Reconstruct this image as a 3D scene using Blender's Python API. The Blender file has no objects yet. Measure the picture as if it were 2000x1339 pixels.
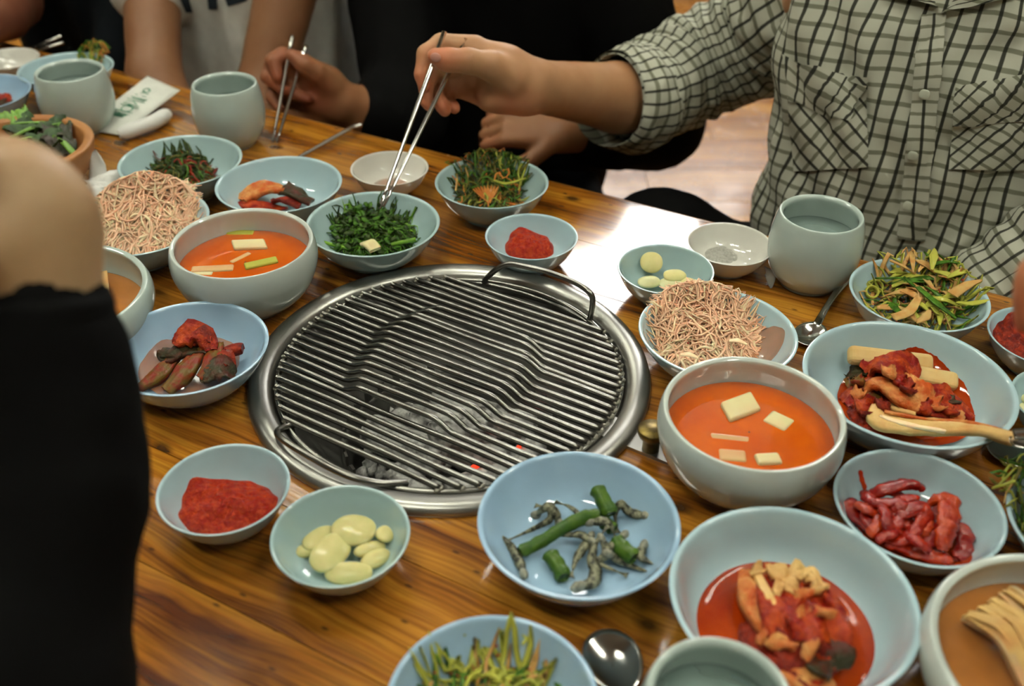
import bpy, math, random
import numpy as np
from mathutils import Vector, Matrix
from mathutils.bvhtree import BVHTree

# ------------------------------------------------------------------ camera
T = 0.36                                   # table top above the floor
F_PX, PITCH, ROLL = 1950.0, math.radians(35.95), math.radians(0.62)
CAM = np.array([0.0552, -0.7171, 0.5549 + T])
_c, _s = math.cos(PITCH), math.sin(PITCH)
FW = np.array([0, _c, -_s])
_R, _U = np.array([1., 0, 0]), np.array([0, _s, _c])
RT = math.cos(ROLL) * _R + math.sin(ROLL) * _U
UP = -math.sin(ROLL) * _R + math.cos(ROLL) * _U
sc = bpy.context.scene
COL = sc.collection
cd = bpy.data.cameras.new('camera')
cam = bpy.data.objects.new('camera', cd); COL.objects.link(cam)
cam.matrix_world = Matrix(((RT[0], UP[0], -FW[0], CAM[0]), (RT[1], UP[1], -FW[1], CAM[1]), (RT[2], UP[2], -FW[2], CAM[2]), (0, 0, 0, 1)))
cd.sensor_width = 23.6; cd.lens = F_PX / 2000 * 23.6
cd.clip_start = 0.02
cd.dof.use_dof = True; cd.dof.focus_distance = 0.92; cd.dof.aperture_fstop = 2.8
sc.camera = cam

# ------------------------------------------------------------------ world, exposure
w = bpy.data.worlds.new('world'); sc.world = w; w.use_nodes = True
w.node_tree.nodes['Background'].inputs[0].default_value = (0.9, 0.95, 0.8, 1)
w.node_tree.nodes['Background'].inputs[1].default_value = 0.05
vs = sc.view_settings
vs.view_transform = 'Standard'; vs.look = 'None'; vs.gamma = 1; vs.use_curve_mapping = False
vs.exposure = 2.15
sc.cycles.use_denoising = True
TUBE_POWER = 15.0        # emission strength of the ceiling tubes
WINDOW_POWER = 3.0

# ------------------------------------------------------------------ small helpers
A0 = math.radians(-28.4)
UD, ND = np.array([math.cos(A0), math.sin(A0)]), np.array([-math.sin(A0), math.cos(A0)])
def TF(u, n, z):                           # along the table, across it, above its top
    p = u * UD + n * ND
    return np.array([p[0], p[1], z + T])
def ray(u, v):
    d = FW * F_PX + RT * (u - 1000) - UP * (v - 669.5)
    return d / np.linalg.norm(d)
def PX(u, v, d): return CAM + ray(u, v) * d
def on(u, v, z=0.0):                       # point at height z above the table top
    d = ray(u, v); t = (z + T - CAM[2]) / d[2]
    return CAM + d * t
def onn(u, v, n):
    d = ray(u, v); t = (n - ND @ CAM[:2]) / (ND @ d[:2])
    return CAM + d * t
def rpx(r, d): return r * d / F_PX
def V(*a): return np.array(a, float)
def unit(a): a = np.asarray(a, float); return a / (np.linalg.norm(a) + 1e-12)

def tag(o, label=None, cat=None, group=None, kind=None):
    if label: o['label'] = label
    if cat: o['category'] = cat
    if group: o['group'] = group
    if kind: o['kind'] = kind
    return o
def empty(name, loc, rz=0.0):
    o = bpy.data.objects.new(name, None); COL.objects.link(o)
    o.location = Vector(loc); o.rotation_euler = (0, 0, rz); o.empty_display_size = .02
    return o
def place(o, parent=None):
    COL.objects.link(o)
    if parent is not None: o.parent = parent
    return o

def catmull(P, n=4, closed=False):
    P = np.asarray(P, float); m = len(P); out = []
    segs = m if closed else m - 1
    for i in range(segs):
        if closed: p0, p1, p2, p3 = P[(i-1) % m], P[i], P[(i+1) % m], P[(i+2) % m]
        else: p0, p1, p2, p3 = P[max(i-1, 0)], P[i], P[i+1], P[min(i+2, m-1)]
        for k in range(n):
            t = k / n
            out.append(.5 * (2*p1 + (p2-p0)*t + (2*p0-5*p1+4*p2-p3)*t*t + (3*p1-p0-3*p2+p3)*t**3))
    if not closed: out.append(P[-1])
    return np.array(out)

class MB:
    def __init__(s): s.v = []; s.f = []; s.m = []; s.uv = []; s.n = 0; s.attr = []
    def add(s, v, f, mat=0, uv=None, attr=0.0):
        v = np.asarray(v, float).reshape(-1, 3)
        s.v.append(v); k = s.n
        for q in f: s.f.append([i + k for i in q])
        s.m += [mat] * len(f)
        s.uv.append(np.zeros((len(v), 2)) if uv is None else np.asarray(uv, float))
        s.attr.append(np.full(len(v), attr) if np.isscalar(attr) else np.asarray(attr, float))
        s.n += len(v)
    def grid(s, G, mat=0, closed_u=False, closed_v=False, uv=None, flip=False, attr=0.0):
        G = np.asarray(G, float); a, b = G.shape[:2]; f = []
        for i in range(a if closed_u else a-1):
            for j in range(b if closed_v else b-1):
                q = [i*b+j, ((i+1) % a)*b+j, ((i+1) % a)*b+(j+1) % b, i*b+(j+1) % b]
                f.append(q[::-1] if flip else q)
        s.add(G.reshape(-1, 3), f, mat, None if uv is None else np.asarray(uv).reshape(-1, 2), attr if np.isscalar(attr) else np.asarray(attr).reshape(-1))
    def tube(s, P, r, n=8, mat=0, flat=1.0, caps=True, up=None, closed=False, attr=0.0, lump=0, lf=150, ls=0):
        P = np.asarray(P, float); m = len(P)
        r = np.full(m, r) if np.isscalar(r) else np.asarray(r, float)
        if closed: tg = np.roll(P, -1, 0) - np.roll(P, 1, 0)
        else: tg = np.gradient(P, axis=0)
        tg /= np.linalg.norm(tg, axis=1)[:, None] + 1e-12
        u = np.array([0, 0, 1.]) if up is None else np.asarray(up, float)
        if abs(tg[0] @ u) > .95: u = np.array([1., 0, 0])
        G = np.zeros((m, n, 3)); th = np.arange(n) / n * 2 * np.pi
        for i in range(m):
            u = u - tg[i] * (tg[i] @ u); u /= np.linalg.norm(u) + 1e-12
            w_ = np.cross(tg[i], u)
            G[i] = P[i] + r[i] * (np.cos(th)[:, None] * w_ + flat * np.sin(th)[:, None] * u)
        if lump: G = G + (G - P[:, None]) * (lump * noise3(G * lf, ls))[..., None]
        base = s.n
        s.grid(G, mat, closed_u=closed, closed_v=True, attr=attr)
        if caps and not closed:
            s.f.append([base + j for j in range(n)][::-1]); s.m.append(mat)
            s.f.append([base + (m-1)*n + j for j in range(n)]); s.m.append(mat)
    def box(s, c, h, mat=0, rot=None):
        v = np.array([[x, y, z] for x in (-1, 1) for y in (-1, 1) for z in (-1, 1)], float) * np.asarray(h)
        if rot is not None: v = v @ np.asarray(rot).T
        s.add(v + np.asarray(c), [[0, 1, 3, 2], [4, 6, 7, 5], [0, 4, 5, 1], [2, 3, 7, 6], [0, 2, 6, 4], [1, 5, 7, 3]], mat)
    def lathe(s, prof, n=64, c=(0, 0, 0), mat=0):
        prof = np.asarray(prof, float); th = np.arange(n) / n * 2 * np.pi
        G = np.zeros((len(prof), n, 3))
        for i, (r, z) in enumerate(prof): G[i] = np.stack([r*np.cos(th), r*np.sin(th), np.full(n, z)], -1) + np.asarray(c)
        s.grid(G, mat, closed_v=True)
    def blob(s, c, ax, rot=None, amp=0.0, freq=60., seed=0, nu=20, nv=12, mat=0, sq=1.0, attr=0.0):
        th = np.arange(nu) / nu * 2 * np.pi; ph = np.linspace(0, np.pi, nv)
        T_, P_ = np.meshgrid(th, ph)
        def sp(x): return np.sign(x) * np.abs(x) ** sq
        G = np.stack([sp(np.sin(P_)) * sp(np.cos(T_)), sp(np.sin(P_)) * sp(np.sin(T_)), sp(np.cos(P_))], -1)
        q = G * np.asarray(ax)
        if amp: q = q * (1 + amp * noise3(q * freq, seed)[..., None] )
        if rot is not None: q = q @ np.asarray(rot).T
        s.grid(q + np.asarray(c), mat, closed_v=True, flip=True, attr=attr)
    def build(s, name, mats, parent=None, origin=None, smooth=True, uv=False, attr=False):
        v = np.concatenate(s.v) if s.v else np.zeros((0, 3))
        if origin is not None: v = v - np.asarray(origin)
        me = bpy.data.meshes.new(name); me.from_pydata(v.tolist(), [], s.f)
        if not isinstance(mats, (list, tuple)): mats = [mats]
        for q in mats: me.materials.append(q)
        me.polygons.foreach_set('material_index', s.m)
        me.polygons.foreach_set('use_smooth', [smooth] * len(s.f))
        if uv:
            L = me.uv_layers.new(name='UVMap'); U_ = np.concatenate(s.uv)
            li = np.zeros(len(me.loops), int); me.loops.foreach_get('vertex_index', li)
            L.data.foreach_set('uv', U_[li].ravel())
        if attr:
            at = me.attributes.new('tint', 'FLOAT', 'POINT'); at.data.foreach_set('value', np.concatenate(s.attr))
        me.validate(); me.update()
        o = bpy.data.objects.new(name, me)
        if origin is not None and parent is None: o.location = Vector(origin)
        place(o, parent)
        return o

def noise3(p, seed=0, oct=3):
    rs = np.random.RandomState(seed * 7 + 3); out = 0; a = 1; tot = 0
    for o in range(oct):
        for k in range(4):
            d = rs.normal(size=3); d /= np.linalg.norm(d); f = (1.0 + .5 * rs.rand()) * 2 ** o
            out = out + a * .5 * np.sin(p @ (d * f) + rs.rand() * 6.28 + 1.3 * np.sin(p @ (rs.normal(size=3) * .6 * f)))
        tot += a; a *= .5
    return out / tot
def rotm(ax, ang): return np.array(Matrix.Rotation(ang, 3, Vector(ax)))
def eul(x, y, z): return rotm((0, 0, 1), z) @ rotm((0, 1, 0), y) @ rotm((1, 0, 0), x)

# ------------------------------------------------------------------ materials
def nt(name):
    m = bpy.data.materials.new(name); m.use_nodes = True
    n = m.node_tree; b = n.nodes['Principled BSDF']
    return m, n, b
def ramp(n, fac, stops):
    r = n.nodes.new('ShaderNodeValToRGB'); e = r.color_ramp.elements
    while len(e) < len(stops): e.new(.5)
    for k, (p, c) in enumerate(stops): e[k].position = p; e[k].color = (*c, 1)
    n.links.new(fac, r.inputs[0]); return r.outputs[0]
def coords(n, kind='Object', scale=(1, 1, 1), rot=(0, 0, 0)):
    tc = n.nodes.new('ShaderNodeTexCoord'); mp = n.nodes.new('ShaderNodeMapping')
    mp.inputs['Scale'].default_value = scale; mp.inputs['Rotation'].default_value = rot
    n.links.new(tc.outputs[kind], mp.inputs[0]); return mp.outputs[0]
def noise(n, vec, scale, detail=4, rough=.55, dist=0):
    t = n.nodes.new('ShaderNodeTexNoise'); t.inputs['Scale'].default_value = scale; t.inputs['Detail'].default_value = detail
    t.inputs['Roughness'].default_value = rough; t.inputs['Distortion'].default_value = dist
    if vec is not None: n.links.new(vec, t.inputs['Vector'])
    return t.outputs[0]
def bump(n, b, h, strength=.3, dist=.001):
    q = n.nodes.new('ShaderNodeBump'); q.inputs['Strength'].default_value = strength; q.inputs['Distance'].default_value = dist
    n.links.new(h, q.inputs['Height']); n.links.new(q.outputs[0], b.inputs['Normal'])
def math_(n, op, a, b=None, c=None):
    q = n.nodes.new('ShaderNodeMath'); q.operation = op
    for i, x in enumerate((a, b, c)):
        if x is None: continue
        if isinstance(x, (int, float)): q.inputs[i].default_value = x
        else: n.links.new(x, q.inputs[i])
    return q.outputs[0]
def mixc(n, fac, a, b, mode='MIX'):
    q = n.nodes.new('ShaderNodeMix'); q.data_type = 'RGBA'; q.blend_type = mode
    for i, x in ((0, fac), (6, a), (7, b)):
        if isinstance(x, (int, float)): q.inputs[i].default_value = x
        elif isinstance(x, tuple): q.inputs[i].default_value = (*x, 1)
        else: n.links.new(x, q.inputs[i])
    return q.outputs[2]

def simple(name, col, rough=.5, metal=0, col2=None, scale=20, lo=.35, hi=.65, bmp=0, bscale=60, bdist=.001, coat=0, sss=0, sssr=.004, spec=.5, stretch=(1, 1, 1), emit=None, wet=0):
    m, n, b = nt(name)
    b.inputs['Base Color'].default_value = (*col, 1); b.inputs['Roughness'].default_value = rough
    b.inputs['Metallic'].default_value = metal; b.inputs['Coat Weight'].default_value = coat; b.inputs['Coat Roughness'].default_value = .08
    b.inputs['Specular IOR Level'].default_value = spec
    if sss:
        b.inputs['Subsurface Weight'].default_value = sss; b.inputs['Subsurface Radius'].default_value = (1, .5, .3); b.inputs['Subsurface Scale'].default_value = sssr
    if col2 is not None or bmp: vec = coords(n, scale=stretch)
    if col2 is not None:
        n.links.new(ramp(n, noise(n, vec, scale), [(lo, col), (hi, col2)]), b.inputs['Base Color'])
    if bmp: bump(n, b, noise(n, vec, bscale, 5), bmp, bdist)
    if wet:
        b.inputs['Roughness'].default_value = max(rough, .42); b.inputs['Specular IOR Level'].default_value = .12
        b.inputs['Coat Weight'].default_value = .25; b.inputs['Coat Roughness'].default_value = .07
        for l in list(b.inputs['Normal'].links): n.links.new(l.from_socket, b.inputs['Coat Normal'])
    if emit:
        b.inputs['Emission Color'].default_value = (*emit[0], 1); b.inputs['Emission Strength'].default_value = emit[1]
    return m

def wood(name, c1, c2, c3, rough=.22, along=1.6, across=26, plank=False, coat=.5, knots=True):
    m, n, b = nt(name)
    tc = n.nodes.new('ShaderNodeTexCoord')
    oi = n.nodes.new('ShaderNodeObjectInfo')
    add = n.nodes.new('ShaderNodeVectorMath'); add.operation = 'ADD'
    sclv = n.nodes.new('ShaderNodeVectorMath'); sclv.operation = 'SCALE'; sclv.inputs[3].default_value = 7.3
    n.links.new(oi.outputs['Random'], sclv.inputs[0])
    n.links.new(tc.outputs['Object'], add.inputs[0]); n.links.new(sclv.outputs[0], add.inputs[1])
    # slow waviness of the grain
    mp = n.nodes.new('ShaderNodeMapping'); mp.inputs['Scale'].default_value = (along, across, 4)
    wv = n.nodes.new('ShaderNodeVectorMath'); wv.operation = 'MULTIPLY_ADD'
    nz = n.nodes.new('ShaderNodeTexNoise'); nz.inputs['Scale'].default_value = 5.0; nz.inputs['Detail'].default_value = 2
    n.links.new(add.outputs[0], nz.inputs['Vector'])
    n.links.new(nz.outputs['Color'], wv.inputs[0]); wv.inputs[1].default_value = (.02, .05, .02); n.links.new(add.outputs[0], wv.inputs[2])
    n.links.new(wv.outputs[0], mp.inputs[0])
    g = noise(n, mp.outputs[0], 1.6, 5, .6, .4)
    base = ramp(n, g, [(.34, c3), (.46, c2), (.58, c1), (.78, tuple(x * 1.25 for x in c1))])
    mp2 = n.nodes.new('ShaderNodeMapping'); mp2.inputs['Scale'].default_value = (along * 3, across * 8, 4); n.links.new(wv.outputs[0], mp2.inputs[0])
    g2 = noise(n, mp2.outputs[0], 1.5, 4, .6)
    base = mixc(n, .55, base, ramp(n, g2, [(.34, (.25, .2, .16)), (.56, (1, 1, 1))]), 'MULTIPLY')
    big = noise(n, add.outputs[0], 4.5, 2)
    base = mixc(n, .5, base, ramp(n, big, [(.3, (.62, .5, .42)), (.65, (1.1, 1.1, 1.0))]), 'MULTIPLY')
    hv = ramp(n, oi.outputs['Random'], [(0, (.8, .72, .66)), (.5, (1, 1, 1)), (1, (1.12, 1.12, 1.0))])
    base = mixc(n, .7, base, hv, 'MULTIPLY')
    if knots:
        mk = n.nodes.new('ShaderNodeMapping'); mk.inputs['Scale'].default_value = (5.5, 9, 1); n.links.new(wv.outputs[0], mk.inputs[0])
        vo = n.nodes.new('ShaderNodeTexVoronoi'); vo.inputs['Scale'].default_value = 1.0; vo.voronoi_dimensions = '2D'
        n.links.new(mk.outputs[0], vo.inputs['Vector'])
        k = ramp(n, vo.outputs['Distance'], [(.02, (.9, .9, .9)), (.075, (0, 0, 0))])
        base = mixc(n, k, base, (.035, .012, .004))
        # small dark scuffs
        ms = n.nodes.new('ShaderNodeMapping'); ms.inputs['Scale'].default_value = (26, 60, 1); ms.inputs['Rotation'].default_value = (0, 0, 1.1); n.links.new(add.outputs[0], ms.inputs[0])
        v2 = n.nodes.new('ShaderNodeTexVoronoi'); v2.voronoi_dimensions = '2D'; v2.inputs['Scale'].default_value = .5; n.links.new(ms.outputs[0], v2.inputs['Vector'])
        k2 = ramp(n, v2.outputs['Distance'], [(.02, (.7, .7, .7)), (.055, (0, 0, 0))])
        base = mixc(n, k2, base, (.03, .014, .006))
    n.links.new(base, b.inputs['Base Color'])
    rr = ramp(n, noise(n, add.outputs[0], 14, 4), [(.3, (rough * .8,) * 3), (.7, (rough * 1.5,) * 3)])
    n.links.new(rr, b.inputs['Roughness'])
    b.inputs['Coat Weight'].default_value = coat; b.inputs['Coat Roughness'].default_value = rough * .8
    bump(n, b, g2, .25, .0006)
    return m

M = {}
M['table'] = wood('table_wood', (.47, .205, .020), (.33, .118, .011), (.10, .024, .004), rough=.13, coat=.9)
M['table_edge'] = wood('table_edge_wood', (.42, .2, .05), (.3, .12, .02), (.16, .05, .01), knots=False)
M['floor'] = wood('floor_wood', (.46, .21, .035), (.37, .15, .022), (.26, .09, .012), rough=.22, along=1.2, across=14, coat=.0, knots=False)
M['floor'].node_tree.nodes['Principled BSDF'].inputs['Specular IOR Level'].default_value = .3
M['steel'] = simple('brushed_steel', (.27, .27, .25), .34, .95, (.42, .42, .39), 9, .3, .7, .25, 90, .0006)
M['pit'] = simple('sooty_steel', (.10, .098, .088), .40, .55, (.17, .166, .148), 14, .35, .7, .3, 60, .001)
M['wire'] = simple('grill_wire_steel', (.30, .30, .275), .27, 1.0, (.20, .195, .175), 40, .35, .65, .1, 200, .0004)
M['weld'] = simple('weld_bead', (.35, .34, .29), .3, 1.0, bmp=.8, bscale=900, bdist=.001)
M['chrome'] = simple('polished_steel', (.62, .62, .58), .13, 1.0)
M['dullsteel'] = simple('dull_chopstick_steel', (.42, .40, .36), .26, 1.0)
M['brass'] = simple('worn_brass', (.20, .145, .04), .38, .95, (.11, .08, .03), 130, .4, .62)
M['coal'] = simple('ash_coal', (.66, .66, .63), .95, 0, (.10, .095, .09), 70, .45, .66, 1, 160, .003)
M['ember'] = simple('glowing_ember', (.2, .02, .01), .9, emit=((1, .04, .01), .35))
def ceramic(name, col, rough=.055):
    m = simple(name, col, rough, 0, coat=.6, spec=.5)
    n = m.node_tree; b = n.nodes['Principled BSDF']; vec = coords(n)
    n.links.new(ramp(n, noise(n, vec, 9, 2), [(.3, col), (.7, tuple(x * .93 for x in col))]), b.inputs['Base Color'])
    return m
M['blue'] = ceramic('glazed_blue_ceramic', (.33, .50, .66))
M['aqua'] = ceramic('glazed_aqua_ceramic', (.40, .56, .61))
M['mint'] = ceramic('glazed_mint_ceramic', (.37, .52, .53))
M['green'] = ceramic('glazed_celadon_ceramic', (.47, .57, .53))
M['pale'] = ceramic('glazed_pale_ceramic', (.53, .60, .56))
M['white'] = ceramic('glazed_white_ceramic', (.70, .70, .64))
M['orangewood'] = simple('turned_orange_wood', (.40, .18, .055), .45, 0, (.36, .13, .03), 30, bmp=.1)

def cloth(name, col, col2=None, rough=.85, sc_=30, bmp=.3):
    m = simple(name, col, rough, 0, col2 or tuple(x * .8 for x in col), sc_, .3, .7, bmp, 1400, .0005, spec=.2)
    if col[0] < .1: m.node_tree.nodes['Principled BSDF'].inputs['Specular IOR Level'].default_value = .06
    m.node_tree.nodes['Principled BSDF'].inputs['Sheen Weight'].default_value = .04 if col[0] > .1 else 0
    return m
M['black_cloth'] = cloth('black_cotton', (.0045, .0045, .0045))
M['navy_cloth'] = cloth('dark_navy_cotton', (.007, .009, .011))
M['teal_cloth'] = cloth('dark_teal_denim', (.03, .045, .05))
M['white_cloth'] = cloth('white_cotton', (.66, .67, .62))
M['grey_cloth'] = cloth('light_grey_cotton', (.22, .22, .20))
M['print'] = cloth('dark_print', (.03, .04, .05))
M['hair'] = simple('black_hair', (.01, .008, .007), .45, bmp=1, bscale=400)
M['paper'] = simple('white_paper', (.62, .64, .58), .6, 0, (.56, .58, .53), 40, bmp=.2, bscale=90, bdist=.001)
M['tissue'] = simple('white_tissue', (.64, .65, .62), .9, bmp=.3, bscale=200, bdist=.001)
M['button'] = simple('pale_green_button', (.42, .45, .36), .4)
M['ink'] = simple('green_ink', (.02, .22, .11), .6)

def skin(name, col, flush):
    m, n, b = nt(name)
    vec = coords(n)
    base = ramp(n, noise(n, vec, 22, 4), [(.3, col), (.7, tuple(c * f for c, f in zip(col, (.88, .78, .72))))])
    at = n.nodes.new('ShaderNodeAttribute'); at.attribute_name = 'tint'
    base = mixc(n, at.outputs['Fac'], base, flush)
    n.links.new(base, b.inputs['Base Color'])
    b.inputs['Roughness'].default_value = .48; b.inputs['Specular IOR Level'].default_value = .35
    b.inputs['Subsurface Weight'].default_value = .12; b.inputs['Subsurface Radius'].default_value = (1, .4, .2); b.inputs['Subsurface Scale'].default_value = .005
    bump(n, b, noise(n, vec, 500, 4), .15, .0004)
    return m
M['skin1'] = skin('fair_skin', (.46, .255, .13), (.55, .15, .07))
M['skin2'] = skin('tan_skin', (.27, .125, .055), (.34, .09, .045))
M['skin3'] = skin('brown_tan_skin', (.25, .12, .055), (.28, .08, .05))
M['skin4'] = skin('reddish_skin', (.22, .085, .05), (.25, .06, .04))
M['skin6'] = skin('warm_near_skin', (.40, .27, .145), (.5, .28, .16))
M['nail'] = simple('fingernail', (.52, .25, .19), .3, spec=.5)
M['eye'] = simple('eye_white', (.6, .6, .56), .2)
M['lip'] = simple('lips', (.35, .10, .08), .5)

def plaid(name):
    m, n, b = nt(name)
    tc = n.nodes.new('ShaderNodeTexCoord'); sp = n.nodes.new('ShaderNodeSeparateXYZ'); n.links.new(tc.outputs['UV'], sp.inputs[0])
    def line(x, period, width, off=0):
        f = math_(n, 'PINGPONG', math_(n, 'ADD', x, 50 * period + off), period / 2)
        q = n.nodes.new('ShaderNodeMapRange'); q.interpolation_type = 'SMOOTHSTEP'
        q.inputs[1].default_value = width / 2 - .0005; q.inputs[2].default_value = width / 2 + .0005; q.inputs[3].default_value = 1; q.inputs[4].default_value = 0
        n.links.new(f, q.inputs[0]); return q.outputs[0]
    lv = line(sp.outputs[0], .0172, .0036); lh = line(sp.outputs[1], .0166, .0044)
    base = mixc(n, math_(n, 'MULTIPLY', lh, .72), (.42, .43, .35), (.08, .085, .045))
    base = mixc(n, math_(n, 'MULTIPLY', lv, .94), base, (.016, .017, .012))
    n.links.new(base, b.inputs['Base Color'])
    b.inputs['Roughness'].default_value = .85; b.inputs['Specular IOR Level'].default_value = .2
    bump(n, b, noise(n, coords(n), 1500, 2), .15, .0004)
    return m
M['plaid'] = plaid('plaid_cotton')

# food
M['paste'] = simple('chili_paste', (.33, .010, .002), .28, 0, (.48, .045, .004), 230, .4, .65, 1, 420, .0025, wet=1)
M['garlic'] = simple('raw_garlic', (.66, .60, .27), .33, 0, (.56, .53, .22), 60, wet=1, sss=.25, sssr=.004)
M['garlic_pale'] = simple('raw_garlic_pale', (.62, .62, .36), .35, 0, (.5, .5, .25), 60, wet=1, sss=.25, sssr=.004)
M['salt'] = simple('coarse_salt', (.50, .50, .45), .7, 0, (.36, .36, .31), 500, bmp=1, bscale=900, bdist=.001)
M['shred'] = simple('seasoned_radish', (.88, .57, .38), .35, 0, (.82, .43, .26), 160, .35, .7, .3, 300, wet=1, sss=.2, sssr=.003)
M['shred2'] = simple('pale_seasoned_radish', (.88, .72, .44), .35, 0, (.85, .58, .36), 160, wet=1, sss=.2, sssr=.003)
M['shred3'] = simple('rosy_radish', (.84, .40, .24), .35, 0, (.9, .6, .4), 160, wet=1)
M['flake'] = simple('chili_flake', (.30, .015, .008), .5)
M['leafgreen'] = simple('cooked_greens', (.065, .17, .012), .35, 0, (.022, .065, .006), 130, .4, .65, .6, 300, wet=1)
M['leafdark'] = simple('dark_greens', (.016, .034, .005), .35, 0, (.04, .07, .008), 130, .4, .65, .6, 300, wet=1)
M['stalk'] = simple('light_green_stalk', (.17, .33, .025), .3, 0, (.10, .24, .02), 60, wet=1)
M['yellowstalk'] = simple('yellow_green_stalk', (.36, .38, .06), .3, 0, (.28, .3, .04), 60, wet=1)
M['cream'] = simple('seasoned_cream_strip', (.52, .34, .12), .3, 0, (.48, .22, .06), 90, .4, .7, wet=1, sss=.1)
M['orangestrip'] = simple('orange_strip', (.55, .22, .04), .35, 0, (.42, .12, .02), 90, wet=1)
M['olive'] = simple('olive_strip', (.16, .15, .02), .35, 0, (.09, .08, .015), 90, wet=1)
M['fish'] = simple('dried_anchovy', (.19, .19, .12), .25, .35, (.03, .032, .022), 240, .42, .6, .5, 400, wet=1)
M['fish_head'] = simple('anchovy_head', (.28, .28, .21), .3, .3, (.13, .13, .1), 220, .45, .7, .5, 400, wet=1)
M['gstem'] = simple('braised_green_stem', (.030, .085, .008), .28, 0, (.075, .14, .012), 90, .4, .7, .7, 260, .0008, wet=1)
M['redkim'] = simple('red_kimchi', (.24, .006, .002), .27, 0, (.50, .065, .006), 95, .4, .66, .9, 260, .003, wet=1)
M['orkim'] = simple('orange_kimchi', (.52, .085, .010), .27, 0, (.66, .33, .10), 75, .38, .72, .9, 240, .003, wet=1)
M['paleKim'] = simple('pale_kimchi_stem', (.66, .44, .16), .25, 0, (.58, .28, .09), 45, .42, .75, .5, 220, .0015, wet=1, stretch=(1, 1, 1))
M['deepred'] = simple('deep_red_kimchi', (.14, .008, .004), .27, 0, (.34, .030, .006), 110, .4, .66, .9, 260, .003, wet=1)
M['squid'] = simple('spicy_squid', (.26, .003, .0008), .22, 0, (.44, .022, .002), 90, .42, .68, .8, 220, .002, coat=.25)
M['squid_or'] = simple('orange_spicy_squid', (.52, .050, .004), .22, 0, (.34, .012, .002), 90, .42, .68, .8, 220, .002, coat=.25)
M['mustard'] = simple('kimchi_stem_brown_green', (.13, .075, .010), .28, 0, (.20, .018, .004), 120, .42, .6, .6, 200, .0015, wet=1)
M['darkleaf'] = simple('dark_kimchi_leaf', (.035, .03, .01), .28, 0, (.10, .015, .008), 70, .45, .66, .8, 240, .002, wet=1)
M['tuber'] = simple('radish_slab', (.62, .46, .20), .35, 0, (.58, .35, .12), 30, wet=1, sss=.2, sssr=.004)
M['radish'] = simple('white_radish', (.66, .62, .34), .35, 0, (.64, .50, .28), 20, wet=1, sss=.3, sssr=.006)
M['pinkradish'] = simple('stained_radish', (.60, .34, .16), .35, 0, (.58, .42, .2), 30, wet=1, sss=.3, sssr=.006)
M['scallion_y'] = simple('yellow_green_scallion', (.40, .40, .06), .35, wet=1)
def liquid(name, col, alpha, rough=.06, deep=None):
    m, n, b = nt(name)
    b.inputs['Roughness'].default_value = rough; b.inputs['Coat Weight'].default_value = .3
    c = ramp(n, noise(n, coords(n), 22, 3), [(.3, col), (.7, deep or tuple(x * .75 for x in col))])
    n.links.new(c, b.inputs['Base Color'])
    b.inputs['Alpha'].default_value = alpha
    bump(n, b, noise(n, coords(n), 45, 2), .12, .001)
    return m
M['broth'] = liquid('orange_broth', (.70, .135, .004), .87, deep=(.60, .085, .002))
M['broth2'] = liquid('pale_orange_broth', (.55, .20, .035), .8)
M['redjuice'] = liquid('red_kimchi_juice', (.46, .058, .002), .92, deep=(.30, .020, .001))
M['thinjuice'] = liquid('thin_orange_juice', (.55, .20, .07), .55)
M['lettuce'] = simple('green_lettuce', (.03, .08, .012), .45, 0, (.012, .028, .008), 60, .4, .65, .5, 200)
M['lettuce_red'] = simple('red_lettuce', (.035, .02, .012), .45, 0, (.03, .045, .015), 60, .4, .65, .5, 200)
M['lettuce_stem'] = simple('lettuce_stem', (.16, .33, .05), .4)
M['glass_frame'] = simple('white_frame', (.6, .6, .58), .5)
M['wall'] = simple('cream_plaster', (.30, .27, .20), .9, 0, (.27, .24, .18), 2, bmp=.1)
M['ceiling'] = simple('dim_ceiling', (.22, .215, .19), .9)
M['tube'] = simple('fluorescent_tube', (.9, .9, .9), .5, emit=((1.0, .99, .84), TUBE_POWER))
M['winlight'] = simple('bright_daylight_pane', (.5, .5, .5), .3, emit=((1.0, .97, .92), WINDOW_POWER))
# ------------------------------------------------------------------ the room
def slab(name, c, h, m, kind='structure', rz=0.0, parent=None):
    mb = MB(); mb.box((0, 0, 0), h); o = mb.build(name, m, parent, smooth=False)
    o.location = Vector(c); o.rotation_euler = (0, 0, rz)
    if kind and parent is None: tag(o, kind=kind)
    return o
XR, YR, ZR = (-4.2, 4.2), (-3.4, 3.6), 2.98
floor = slab('floor', (0, .1, -.02), (4.2, 3.5, .015), M['floor'])
rs = random.Random(4)
fl = 0
for j in range(14):                                            # floor boards beyond the table where the photo shows them
    yy = .15 + j * .145
    x = -1.35 - rs.random() * .5
    while x < 1.9:
        L = .8 + rs.random() * .5
        o = slab('board', (x + L/2, yy + .0725 - .1, .0125), (L/2 - .0008, .0717, .0075), M['floor'], None, parent=floor)
        o.location = Vector((x + L/2, yy + .0725 - .1, .0125)); x += L
slab('ceiling', (0, .1, ZR + .02), (4.2, 3.5, .02), M['ceiling'])
slab('wall_left', (XR[0] - .05, .1, ZR/2), (.05, 3.5, ZR/2), M['wall'])
slab('wall_right', (XR[1] + .05, .1, ZR/2), (.05, 3.5, ZR/2), M['wall'])
slab('wall_front', (0, YR[0] - .05, ZR/2), (4.3, .05, ZR/2), M['wall'])
WX, WZ = (.25, 1.35), (1.22, 2.90)                             # window opening in the far wall
def wallbox(name, x0, x1, z0, z1): return slab(name, ((x0+x1)/2, YR[1] + .05, (z0+z1)/2), ((x1-x0)/2, .05, (z1-z0)/2), M['wall'])
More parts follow.
